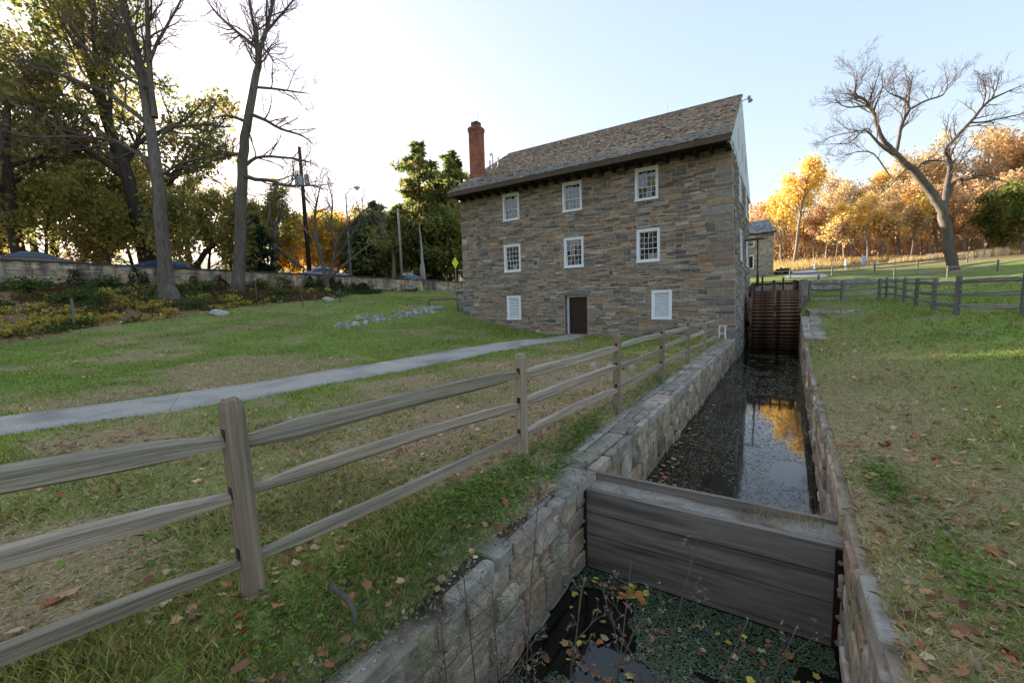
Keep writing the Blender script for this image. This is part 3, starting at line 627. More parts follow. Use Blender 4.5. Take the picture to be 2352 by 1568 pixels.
m = MB(); sloped(m, lambda y: float(xl_canal(y))-.02, 1, lambda y: CZ-.085, Y0C, 0, 30, .45); lcore = m.build('core', m_mortar_grey, lw)
st = masonry(lambda v: Y0C, lambda v: -.02, -1.45, CZ-.08, lambda R, v: R.uniform(.14, .30), lambda R, h, u: R.uniform(.18, .55), lambda u, v, d: (float(xl_canal(u))-.02+d, u, v), race_col, seed=41, gap=.014, proud=(.0, .045))
emit_stones(st, m_canal, lcore, limit=230)
st = masonry(lambda v: Y0C, lambda v: -.03, -.53, .03, lambda R, v: R.uniform(.17, .3), lambda R, h, u: R.uniform(.3, .95), lambda u, v, d: (float(xl_canal(u))+v, u, CZ-.01+d), flag_col, seed=43, gap=.01, proud=(.0, .03), wav=.015, back=.10, double=.3)
rr = random.Random(5); st = [s for s in st if s[4][1] > -17.3 or rr.random() < .85]
emit_stones(st, m_rock, lw, 'coping_stone', limit=70)
rw = thing('race_wall', 'narrow stone wall edging the mill race below the right-hand lawn', 'stone wall', (12.4, -8, -1.2))
def rtop(y): return gz(float(xr_canal(y))+.22, y)+.0
m = MB(); sloped(m, lambda y: float(xr_canal(y))+.02, -1, lambda y: rtop(y)-.06, Y0C, Y1C, 46, .4); rcore = m.build('core', m_mortar_grey, rw)
yy_ = np.linspace(-21, 10, 63); tt_ = np.array([rtop(v) for v in yy_])
def toR(u, v, d):                                      # v 0..1 of the height
    zt = float(np.interp(u, yy_, tt_))-.06; return (float(xr_canal(u))+.02-d, u, -1.4+(zt+1.4)*v)
st = masonry(lambda v: Y0C, lambda v: Y1C, 0, 1, lambda R, v: R.uniform(.10, .2), lambda R, h, u: R.uniform(.2, .6), toR, race_col, seed=47, gap=.014, proud=(.0, .04), wav=.008)
emit_stones(st, m_canal, rcore, limit=0)
st = masonry(lambda v: Y0C, lambda v: -4.6, -.02, .24, lambda R, v: R.uniform(.12, .24), lambda R, h, u: R.uniform(.3, .8), lambda u, v, d: (float(xr_canal(u))+v, u, float(np.interp(u, yy_, tt_))-.045+.012*math.sin(u*3)+d), flag_col, seed=53, proud=(-.05, .035), back=.12)
rr = random.Random(6); st = [s for s in st if rr.random() < (.22 if s[4][1] < -13 else .45)]
emit_stones(st, m_rock, rw, 'coping_stone', limit=200)
st = masonry(lambda v: -4.5, lambda v: 2.2, -.02, .72, lambda R, v: R.uniform(.25, .4), lambda R, h, u: R.uniform(.4, 1.1), lambda u, v, d: (float(xr_canal(u))+v, u, float(np.interp(u, yy_, tt_))+.06+d), flag_col, seed=59, proud=(.0, .03), back=.16, double=.35)
emit_stones(st, m_rock, rw, 'coping_slab')
# end walls of the race
ew = thing('race_end_wall', 'stone wall closing the mill race behind the water wheel', 'stone wall', (11.5, Y1C, -1))
mbox('core', m_mortar_grey, ew, 10.0, 13.0, Y1C-.25, Y1C+.3, -1.7, 2.35)
st = masonry(lambda v: 10.0, lambda v: 13.0, -1.4, 2.5, lambda R, v: R.uniform(.14, .28), lambda R, h, u: R.uniform(.2, .55), lambda u, v, d: (u, Y1C-.25-d, v), grey_col, seed=61); emit_stones(st, m_stone, ew)
mbox('race_head', m_mortar_grey, None, 9.4, 12.5, Y0C-.3, Y0C, -1.7, .1); tag(bpy.data.objects['race_head'], 'stone head of the race under the viewer', 'stone wall')
pier = thing('stone_pier', 'square stone pier at the right end of the wheel frame', 'pier', (12.95, 6.6, .6))
mbox('core', m_mortar_grey, pier, 12.74, 13.06, 6.42, 7.0, .3, 2.55)
st = masonry(lambda v: 12.72, lambda v: 13.08, .3, 2.6, lambda R, v: R.uniform(.12, .22), lambda R, h, u: R.uniform(.16, .36), lambda u, v, d: (u, 6.42-d, v), grey_col, seed=67); emit_stones(st, m_stone, pier)
# stone lined pit beside the wheel
pit = thing('stone_lined_pit', 'square stone lined pit in the grass beside the water wheel', 'stone pit', (13.9, 3.4, .6))
zp = 1.02
for (a, b, c, d) in ((12.95, 14.75, 4.6, 5.0), (14.4, 14.8, 2.4, 4.6), (12.95, 14.8, 2.15, 2.4), (12.9, 13.1, 2.4, 4.6)):
    mbox('lining', m_mortar_grey, pit, a+.02, b-.02, c+.02, d-.02, -.2, zp-.06)
    st = masonry(lambda v: a, lambda v: b, c, d, lambda R, v: R.uniform(.2, .4), lambda R, h, u: R.uniform(.3, .6), lambda u, v, dd: (u, v, zp+dd), flag_col, seed=int(a*10), back=.1); emit_stones(st, m_rock, pit, 'rim_stone')
st = masonry(lambda v: 13.1, lambda v: 14.4, .0, zp-.05, lambda R, v: R.uniform(.14, .26), lambda R, h, u: R.uniform(.2, .5), lambda u, v, d: (u, 4.61-d, v), grey_col, seed=71); emit_stones(st, m_canal, pit)
# long low wall of the headrace bank
def ranged_wall(name, label, a, b, h0, h1, seed, colf, mat, thick=.4, rh=(.12, .24), ln=(.25, .6), limit=200):
    a = np.array(a); b = np.array(b); t = thing(name, label, 'stone wall', (a+b)/2); D = b-a; Ln = np.linalg.norm(D[:2]); tt = D[:2]/Ln; nn = np.array((tt[1], -tt[0]))
    if nn@(CAM[:2]-a[:2]) < 0: nn = -nn
    def toW(u, v, d):
        k = u/Ln; return (a[0]+tt[0]*u+nn[0]*d, a[1]+tt[1]*u+nn[1]*d, a[2]+D[2]*k-(h0+(h1-h0)*k)*(1-v))
    m = MB(); p = [toW(0, -.6, -.02), toW(Ln, -.6, -.02), toW(Ln, -.6, -thick), toW(0, -.6, -thick), toW(0, .98, -.02), toW(Ln, .98, -.02), toW(Ln, .98, -thick), toW(0, .98, -thick)]; m.hexa(p); c = m.build('core', m_mortar_grey if mat is not m_roadwall else m_roadmortar, t)
    hm = (h0+h1)/2
    st = masonry(lambda v: 0, lambda v: Ln, 0, 1, lambda R, v: R.uniform(*rh)/hm, lambda R, h, u: R.uniform(*ln), toW, colf, seed=seed, wav=.02, gap=.014, proud=(.0, .04))
    emit_stones(st, mat, c, limit=limit); return t, toW, Ln
m_roadmortar = M('road_wall_mortar', (.40, .33, .25), .95, 1.6, .35, .4, 12, tint=(.05, .045, .038), tint_scale=1.1, tint_amt=.85, stretch=(1.4, 1.4, .35), tint_lo=.46, tint_hi=.62)
ranged_wall('headrace_wall', 'long low grey stone wall across the lawn behind the rail fences', P(1840, 643, 29), P(2275, 634.5, 50), .75, .55, 73, grey_col, m_stone)
# the road's retaining wall
def road_col(R, u, v, a): return jit(R, R.choice([(.30, .235, .165), (.26, .21, .155), (.34, .27, .19), (.21, .18, .15), (.28, .20, .135), (.19, .175, .16)]), .2)
rwall, rtoW, RL = ranged_wall('road_wall', 'long buff stone wall with dark coping along the road left of the mill', WA-[0, 0, .16], WB-[0, 0, .16], 1.75, 1.5, 79, road_col, m_roadwall, .5, (.16, .34), (.25, .75), 300)
u = 0; R3 = random.Random(9)
while u < RL-.1:
    l = R3.uniform(.6, 1.15); e = min(RL, u+l); k0, k1 = rtoW(u+.012, 1, .07), rtoW(e-.012, 1, .07); q0, q1 = rtoW(u+.012, 1, -.57), rtoW(e-.012, 1, -.57); h = R3.uniform(.13, .2); up = lambda p, z: (p[0], p[1], p[2]+z)
    m = MB(); m.hexa([up(k0, -.01), up(k1, -.01), up(q1, -.01), up(q0, -.01), up(k0, h*.7), up(k1, h*.75), up(q1, h), up(q0, h)]); m.build('coping_stone', m_coping_dark, rwall); u = e
# ---------------------------------------------------------------- stop-log weir in the foreground
gt = thing('plank_weir', 'dark wet plank weir across the mill race filled with pale sand', 'weir', (11, -16.8, -1.0))
gx0, gx1 = float(xl_canal(-17))-.02, float(xr_canal(-17))+.04; zs = [-1.42, -1.02, -.70, -.455, -.205]
for a, b in zip(zs[:-1], zs[1:]):
    m = MB(); e = .007; sk = random.uniform(-.012, .012)
    m.hexa([(gx0, -17.0, a+e), (gx1, -17.0, a+e), (gx1, -16.93, a+e), (gx0, -16.93, a+e), (gx0, -17.0+sk, b-e), (gx1, -17.0+sk, b-e), (gx1, -16.93, b-e), (gx0, -16.93, b-e)]); m.build('plank', m_gate, gt)
for a, b in ((-1.42, -.8), (-.79, -.46), (-.45, -.13)):
    mbox('back_plank', m_gate, gt, gx0, gx1, -16.70, -16.65, a+.004, b-.004)
n = 40; V = []; 
for j, y in enumerate(np.linspace(-16.93, -16.70, 7)):
    for x in np.linspace(gx0, gx1, n): V.append((x, y, -.235+.03*float(vnoise(x, y, .3, 20))+(.05*max(0, (x-11.6)/.5))*(j/6)-.03*(j == 0)))
i = np.arange(7*n).reshape(7, n); link('sand_fill', mesh_np('sand_fill', V, np.stack([i[:-1, :-1], i[:-1, 1:], i[1:, 1:], i[1:, :-1]], -1).reshape(-1, 4), m_sand, smooth=True), gt)
for x0, x1, z1 in ((gx0+.0, gx0+.05, -.23), (gx1-.085, gx1-.02, -.22)):
    m = MB(); m.box(x0, x1, -17.03, -17.012, -1.3, z1); m.box(x0 if x0 < 11 else x1-.012, x0+.012 if x0 < 11 else x1, -17.09, -17.03, -1.3, z1); ai = m.build('angle_iron', m_iron, gt)
    for z in (-.32, -.55, -.78, -1.0):
        m = MB(); m.tube([((x0+x1)/2, -17.03, z), ((x0+x1)/2, -17.052, z)], .016, 6); m.build('bolt', m_grey_metal, ai)
# ================================================================ water wheel
WX0, WX1, WYC, WZC, WR = 10.46, 12.72, 6.55, .2, 1.86
wh = thing('water_wheel', 'rusty iron mill water wheel with slatted buckets beside the stone mill', 'water wheel', (11.6, WYC, WZC))
def ring(x0, x1, ro, ri, n=96):
    m = MB(); V = []
    for k in range(n):
        a = 2*math.pi*k/n
        for x, r in ((x0, ro), (x1, ro), (x1, ri), (x0, ri)): V.append((x, WYC+r*math.cos(a), WZC+r*math.sin(a)))
    F = []
    for k in range(n):
        b, c = k*4, ((k+1) % n)*4
        for j in range(4): F.append((b+j, b+(j+1) % 4, c+(j+1) % 4, c+j))
    m.add(V, F); return m
for x in (WX0, (WX0+WX1)/2-.04, WX1-.08):
    rg = ring(x, x+.085, WR, WR-.34).build('rim', m_rust, wh)
    m = MB()
    for k in range(8):
        a = math.pi*k/4+.2; m.bar((x+.04, WYC, WZC), (x+.04, WYC+(WR-.2)*math.cos(a), WZC+(WR-.2)*math.sin(a)), .06, .1, up=(1, 0, 0))
    m.build('spokes', m_rust, rg)
xm = (WX0+WX1)/2
bmesh_ = {}
for bay, (a, b) in enumerate(((WX0+.09, xm-.045), (xm+.05, WX1-.085))):
    m = MB()                                            # bucket: front lip plate and sloping floor, in wheel-local polar frame at angle 0 (facing +y)
    m.hexa([(a, WR-.035, -.055), (b, WR-.035, -.055), (b, WR-.012, -.055), (a, WR-.012, -.055), (a, WR-.03, .055), (b, WR-.03, .055), (b, WR-.008, .055), (a, WR-.008, .055)])
    m.hexa([(a, WR-.03, -.055), (b, WR-.03, -.055), (b, WR-.03, -.04), (a, WR-.03, -.04), (a, WR-.30, .10), (b, WR-.30, .10), (b, WR-.30, .115), (a, WR-.30, .115)])
    ob = m.build('bucket', m_rust, wh, local=True)
    for k in range(60):
        o = ob if k == 0 else ob.copy()
        if k: COL.objects.link(o)
        o.location = (-11.6, 0, 0); o.rotation_euler = (math.radians(180+k*6), 0, 0)
m = MB(); m.tube([(9.6, WYC, WZC), (13.0, WYC, WZC)], .14, 12); m.build('axle', m_iron, wh)
m = ring(WX0+.1, WX1-.1, WR-.31, WR-.33, 60); m.build('drum', m_iron, wh)
# ---------------------------------------------------------------- sluice frame over the wheel, gate lever
sl_ = thing('sluice_frame', 'rusty timber and iron sluice frame standing above the water wheel', 'sluice frame', (11.6, 7.3, 1.8)); Y = 7.2
def part(name, mat, *bx): 
    m = MB()
    for b in bx: m.box(*b)
    return m.build(name, mat, sl_)
part('lower_beam', m_rust, (10.28, 12.74, Y-.5, Y-.3, 1.72, 1.9)); part('top_beam', m_rust, (10.35, 12.70, Y-.10, Y+.06, 2.36, 2.5)); part('apron', m_iron, (10.34, 12.72, Y-.3, Y+.9, 1.66, 1.74))
for x0, x1, zt in ((10.30, 10.44, 2.36), (10.47, 10.60, 2.36), (11.44, 11.58, 2.62), (12.40, 12.54, 2.6), (12.55, 12.68, 2.45)): part('upright', m_rust, (x0, x1, Y-.2, Y-.105, 1.74, zt))
for x in (10.95, 11.95):
    o = part('rack_bar', m_iron, (x-.045, x+.045, Y-.28, Y-.21, 1.74, 2.85 if x < 11.5 else 2.75))
    m = MB()
    for k in range(11): m.tube([(x, Y-.28, 1.82+k*.085), (x, Y-.295, 1.82+k*.085)], .014, 6)
    m.build('rivets', m_grey_metal, o)
part('shaft', m_iron, (10.42, 12.66, Y-.18, Y-.12, 2.52, 2.57)); part('sluice_board', m_dark_wood, (10.6, 12.4, Y+.02, Y+.06, 1.74, 1.95))
lv = thing('gate_lever', 'tall rusty iron lever with wooden cross handle above the wheel', 'lever', (10.72, 7.0, 2.3))
m = MB(); m.tube([(10.70, 6.95, 2.25), (10.70, 6.95, 3.0)], [.09, .05], 8); m.tube([(10.70, 6.95, 2.9), (10.66, 6.95, 5.05)], .042, 8); m.tube([(10.70, 6.95, 2.4), (10.70, 6.95, 2.44)], .11, 10); m.build('rod', m_rust, lv)
m = MB(); m.tube([(10.03, 6.9, 4.93), (10.12, 6.9, 4.98), (10.9, 6.9, 5.0), (10.99, 6.9, 4.96)], [.045, .075, .07, .05], 8); m.build('handle', m_rust, lv)
# ================================================================ split rail fences
def make_rail(name, a, b, hgt, thk, parent, seed, col):
    R = random.Random(seed); a = Vector(a); b = Vector(b); L = (b-a).length; n = 9; m = MB(); k = 6; sh = [R.uniform(.8, 1.2) for _ in range(k)]; ph = R.uniform(0, 6); tw = R.uniform(-.5, .5); bow = R.uniform(-.03, .03)
    base = [(-1, -.7), (.2, -1), (1, -.75), (.9, .8), (-.1, 1), (-.95, .75)]; V = []
    for i in range(n):
        t = i/(n-1); s = 1-.5*max(0, 1-t/.07)-.5*max(0, 1-(1-t)/.07); an = tw*(t-.5); wv = 1+.05*math.sin(t*9+ph)
        for j, (y, z) in enumerate(base):
            y, z = y*thk/2*sh[j]*(.75+.25*s), z*hgt/2*sh[(j+2) % k]*s*wv
            V.append((L*t, y*math.cos(an)-z*math.sin(an)+bow*math.sin(math.pi*t)*.6, y*math.sin(an)+z*math.cos(an)+bow*math.sin(math.pi*t)))
    F = [(i*k+j, i*k+(j+1) % k, (i+1)*k+(j+1) % k, (i+1)*k+j) for i in range(n-1) for j in range(k)]+[tuple(reversed(range(k))), tuple((n-1)*k+j for j in range(k))]
    m.add(V, F, col); o = m.build(name, None, parent, local=True); o.data.materials.append(m_rail)
    d = (b-a).normalized(); q = d.to_track_quat('X', 'Z'); o.rotation_euler = q.to_euler(); o.location = a-parent.location
    return o
def post_mesh(w, d, h, col, seed):
    R = random.Random(seed); c = w*.28; o = [(-w/2+c, -d/2), (w/2-c*.6, -d/2), (w/2, -d/2+c*.6), (w/2, d/2-c), (w/2-c, d/2), (-w/2+c*.5, d/2), (-w/2, d/2-c*.5), (-w/2, -d/2+c)]
    rings = [(-.4, 1), (h*.3, .99), (h*.7, .97), (h-.06, .94), (h-.012, .78), (h, .55)]; m = MB(); V = []
    for z, s in rings: V += [(x*s+R.uniform(-.003, .003), y*s+R.uniform(-.003, .003), z+R.uniform(-.006, .006)*(z > h-.1)) for x, y in o]
    F = [(i*8+j, i*8+(j+1) % 8, (i+1)*8+(j+1) % 8, (i+1)*8+j) for i in range(len(rings)-1) for j in range(8)]+[tuple(range((len(rings)-1)*8, len(rings)*8))]
    m.add(V, F, col); return m
def fence(name, label, posts, heights, rails, col, rcol, w=.13, d=.13, seed=1, lean=None, rh=.115, rt=.075, skip_posts=(), holes=True):
    """posts: (x,y); rails: heights above ground"""
    t = thing(name, label, 'fence', (posts[0][0], posts[0][1], gz(*posts[0][:2])), 'split rail fences'); R = random.Random(seed); B = []
    for i, p in enumerate(posts):
        z = p[2] if len(p) > 2 else gz(p[0], p[1]); B.append(Vector((p[0], p[1], z)))
    tops = []
    for i, b in enumerate(B):
        j = min(i+1, len(B)-1); k = max(0, j-1); an = math.atan2(B[j].y-B[k].y, B[j].x-B[k].x); h = heights[i] if not np.isscalar(heights) else heights*R.uniform(.97, 1.04)
        le = lean[i] if lean and i in lean else (R.uniform(-.015, .015), R.uniform(-.015, .015))
        if i not in skip_posts:
            o = post_mesh(w, d, h, jit(R, col, .12), seed*50+i).build('post', m_post, t, local=True); o.location = b-t.location; o.rotation_euler = (le[0], le[1], an)
            if holes:
                for zr in rails:
                    m = MB(); m.hexa([(-w*.52, -.022, zr+.02), (w*.52, -.022, zr+.02), (w*.52, .022, zr+.02), (-w*.52, .022, zr+.02), (-w*.52, -.018, zr+.085), (w*.52, -.018, zr+.085), (w*.52, .018, zr+.085), (-w*.52, .018, zr+.085)])
                    m.build('mortise', m_black, o, local=True)
        tops.append(le)
    for i in range(len(B)-1):
        for zr in rails:
            a = B[i]+Vector((math.sin(tops[i][1])*zr, -math.sin(tops[i][0])*zr, zr+R.uniform(-.03, .03))); b = B[i+1]+Vector((math.sin(tops[i+1][1])*zr, -math.sin(tops[i+1][0])*zr, zr+R.uniform(-.03, .03)))
            make_rail('rail', a, b, rh*R.uniform(.85, 1.15), rt*R.uniform(.85, 1.15), t, R.randint(0, 99999), jit(R, rcol, .12))
    return t
FC, FR = (.21, .165, .12), (.28, .23, .17)
fence('split_rail_fence', 'weathered three rail split rail fence running along the mill race to the mill', [(8.88, -22.9, .36), (9.18, -19.97, .17), (9.3, -17.22, .09), (9.44, -14.38, .08), (9.5, -11.45, .06), (9.53, -8.35, .04), (9.56, -5.3, -.02), (9.6, -2.0, -.08)], [1.2, 1.17, 1.17, 1.15, 1.15, 1.15, 1.15, 1.17], (.93, .61, .26), FC, FR, w=.102, d=.115, seed=3, lean={1: (.0, -.022)}, rh=.108, rt=.055)
Yk = [31.4, 28.5, 26, 23.5, 20.5, 17.7]; mk = [.1682, .1803, .1922, .208, .2309, .2586]
seg = [(11.63+m_*y_, y_-21.04) for m_, y_ in zip(mk, Yk)]
fence('split_rail_fence', 'dark three rail fence crossing the right-hand lawn and turning toward the race', [(13.28, 8.9), (14.75, 8.6), (16.45, 9.4)]+seg+[(16.95, -5.2), (18.6, -7.2)], 1.15, (.95, .62, .27), (.145, .135, .12), (.185, .18, .165), seed=5, w=.16, d=.14)
far1 = [P(1880+0, 651, 33), P(2054, 643, 38), P(2176, 636, 41), P(2290, 632, 42)]
fence('split_rail_fence', 'two rail grey fence in front of the bare leaning tree on the right', [tuple(p[:2]) for p in far1], 1.15, (.95, .5), (.15, .135, .115), (.18, .165, .14), seed=7, holes=False)
far2 = [P(1742, 645, 48), P(1814, 643, 48), P(1911, 641, 48), P(2008, 639, 49), P(2106, 637, 50), P(2219, 634, 52)]
fence('split_rail_fence', 'long two rail fence running level across the field before the far house', [tuple(p[:2]) for p in far2], 1.15, (.95, .5), (.14, .125, .105), (.17, .155, .13), seed=9, holes=False)
m = MB(); a, b = P(1875, 686, 28), P(2030, 684.5, 28)
tk = thing('ground_timber', 'long squared timber lying in the grass beyond the stone lined pit', 'timber', a); m.bar(a, b, .2, .16, col=(.12, .105, .09)); m.build('beam', m_rail, tk)
# pale gate fence by the drive, bike stands and posts beyond
gpx = lambda x, y, z: P((3000+x/2.146)/1.7415, (900+y/2.146)/1.7415, z)
t = thing('pale_rail_fence', 'short pale timber rail fence beside the drive on the far lawn', 'fence', gpx(640, 410, 60))
A = gpx(560, 412, 60); B = gpx(740, 412, 60)
for p in (gpx(541, 408, 62), A, B): m = MB(); m.bar(p-[0, 0, .2], p+[0, 0, 1.35], .18, .18, up=(1, 0, 0), col=(.5, .45, .38)); m.build('post', m_plain, t)
for z in (.35, 1.0): m = MB(); m.bar(A+[0, 0, z], B+[0, 0, z], .07, .14, col=(.5, .45, .38)); m.build('rail', m_plain, t)
for z in (.3, .7, 1.1): m = MB(); m.bar(A+[0, 0, z], gpx(541, 408, 62)+[0, 0, z], .07, .14, col=(.5, .45, .38)); m.build('rail', m_plain, t)
for n_, x in enumerate((756, 798, 840, 885, 928)):
    p = gpx(x, 412, 58); m = MB(); q = [p+np.array((0, 0, -.1))]+[p+np.array((.28*(1-math.cos(a)), 0, .75+.28*math.sin(a))) for a in np.linspace(0, math.pi, 7)]+[p+np.array((.56, 0, -.1))]
    m.tube(q, .03, 6); tag(m.build('bike_stand', m_black, None, smooth=True), ['first', 'second', 'third', 'fourth', 'fifth'][n_]+' hoop bicycle stand from the pale rail fence', 'bike stand', 'hoop bicycle stands on the far lawn')
p = gpx(820, 414, 57); t = thing('white_marker_post', 'white marker post standing among the bicycle hoops', 'post', p); m = MB(); m.bar(p-[0, 0, .1], p+[0, 0, 1.05], .18, .18, up=(1, 0, 0), col=(.6, .58, .55)); m.build('post', m_plain, t); m = MB(); m.bar(p+[0, 0, 1.06], p+[0, 0, 1.95], .34, .2, up=(1, 0, 0), col=(.8, .82, .85)); m.build('panel', m_plain, t)
p = gpx(945, 412, 57); t = thing('leaning_sign', 'small blue and white sign leaning on its post near the bicycle', 'sign', p); m = MB(); m.bar(p-[0, 0, .1], p+[.25, 0, 1.5], .06, .06, up=(1, 0, 0), col=(.35, .35, .36)); m.build('post', m_plain, t)
m = MB(); m.bar(p+[.2, -.06, 1.35], p+[.42, -.06, 2.3], .42, .04, up=(0, 1, 0), col=(.32, .45, .72)); m.build('panel', m_plain, t)
p = gpx(975, 410, 57); t = thing('bicycle', 'bicycle parked at the hoop stands on the far lawn', 'bicycle', p)
for dx in (-.5, .5):
    m = MB(); m.tube([p+np.array((dx+.33*math.cos(a), 0, .33+.33*math.sin(a))) for a in np.linspace(0, 2*math.pi, 17)], .025, 5, cap=False, col=(.03, .03, .03)); m.build('wheel', m_plain, t)
m = MB()
for a, b in (((-.5, .33), (-.15, .75)), ((-.15, .75), (.35, .8)), ((-.15, .75), (0, .33)), ((0, .33), (.4, .72)), ((-.5, .33), (0, .33)), ((.5, .33), (.35, .95)), ((-.15, .75), (-.2, .95)), ((.25, .98), (.42, 1.0))): m.tube([p+np.array((a[0], 0, a[1])), p+np.array((b[0], 0, b[1]))], .03, 6, col=(.6, .62, .65))
m.build('frame', m_plain, t); m = MB(); m.bar(p+[-.3, 0, .97], p+[-.05, 0, .97], .14, .05, col=(.05, .05, .05)); m.build('saddle', m_plain, t)
# far stone house with slate roof
hp = P(1775, 629, 55); hx, hy, hz = hp
hs = thing('stone_house', 'small stone house with grey slate roof showing behind the mill', 'house', (hx-4, hy+3, hz))
toH = lambda u, v, d: (hx+u, hy-d, hz+v)
m = MB(); m.box(hx-8, hx, hy, hy+7, hz-.5, hz+5.45); wl_ = m.build('wall', m_mortar, hs)
st = masonry(lambda v: -8, lambda v: 0, -.2, 5.4, lambda R, v: R.uniform(.16, .3), lambda R, h, u: R.uniform(.3, .8), toH, lambda R, u, v, a: jit(R, R.choice([(.20, .16, .12), (.15, .14, .125), (.09, .10, .11), (.24, .20, .155)]), .2), holes=((-3.1, -2.2, 3.7, 5.1), (-3.1, -2.2, .8, 2.6)), seed=83, gap=.02)
emit_stones(st, m_stone, wl_, limit=100)
for z0, z1 in ((3.7, 5.1), (.8, 2.6)): w = mbox('window', m_white, hs, hx-3.1, hx-2.2, hy-.06, hy+.02, hz+z0, hz+z1); mbox('pane', m_glass, w, hx-2.98, hx-2.32, hy-.075, hy-.061, hz+z0+.12, hz+z1-.12)
m = MB(); m.hexa([(hx-8.3, hy-.5, hz+5.3), (hx+.25, hy-.5, hz+5.3), (hx-.9, hy+3.5, hz+7.45), (hx-8.3, hy+3.5, hz+7.45), (hx-8.3, hy-.5, hz+5.42), (hx+.25, hy-.5, hz+5.42), (hx-.9, hy+3.5, hz+7.57), (hx-8.3, hy+3.5, hz+7.57)])
m.hexa([(hx+.25, hy-.5, hz+5.3), (hx+.25, hy+7.5, hz+5.3), (hx-.9, hy+3.5, hz+7.45), (hx-.9, hy+3.4, hz+7.45), (hx+.25, hy-.5, hz+5.42), (hx+.25, hy+7.5, hz+5.42), (hx-.9, hy+3.5, hz+7.57), (hx-.9, hy+3.4, hz+7.57)], (.12, .13, .14))
rfh = m.build('roof', m_dark_wood, hs); sls = []
for r in range(19):
    x = -8.3; s0 = r/19
    while x < .25-1.15*s0:
        x1 = min(x+R3.uniform(.2, .36), .27-1.15*s0); y0, y1 = -.52+4*s0, -.52+4*min(1, s0+.07); z0, z1 = 5.43+2.15*s0+.03, 5.43+2.15*min(1, s0+.07)+.012
        c = jit(R3, R3.choice([(.13, .15, .165), (.19, .205, .215), (.24, .255, .265), (.10, .115, .13)]), .2)
        sls.append(([(hx+x+.006, hy+y0, hz+z0-.02), (hx+x1-.006, hy+y0, hz+z0-.02), (hx+x1-.006, hy+y1, hz+z1), (hx+x+.006, hy+y1, hz+z1), (hx+x+.006, hy+y0, hz+z0), (hx+x1-.006, hy+y0, hz+z0)], [(4, 5, 2, 3), (0, 1, 5, 4)], c, .05, (hx+x, hy+y0, hz+z0))); x = x1
emit_stones(sls, m_slate, rfh, 'slate', 'roof_slates', limit=120)
p = P(1797, 628.5, 53); bs = thing('clipped_bush', 'low dark bush at the corner of the far stone house', 'bush', p)
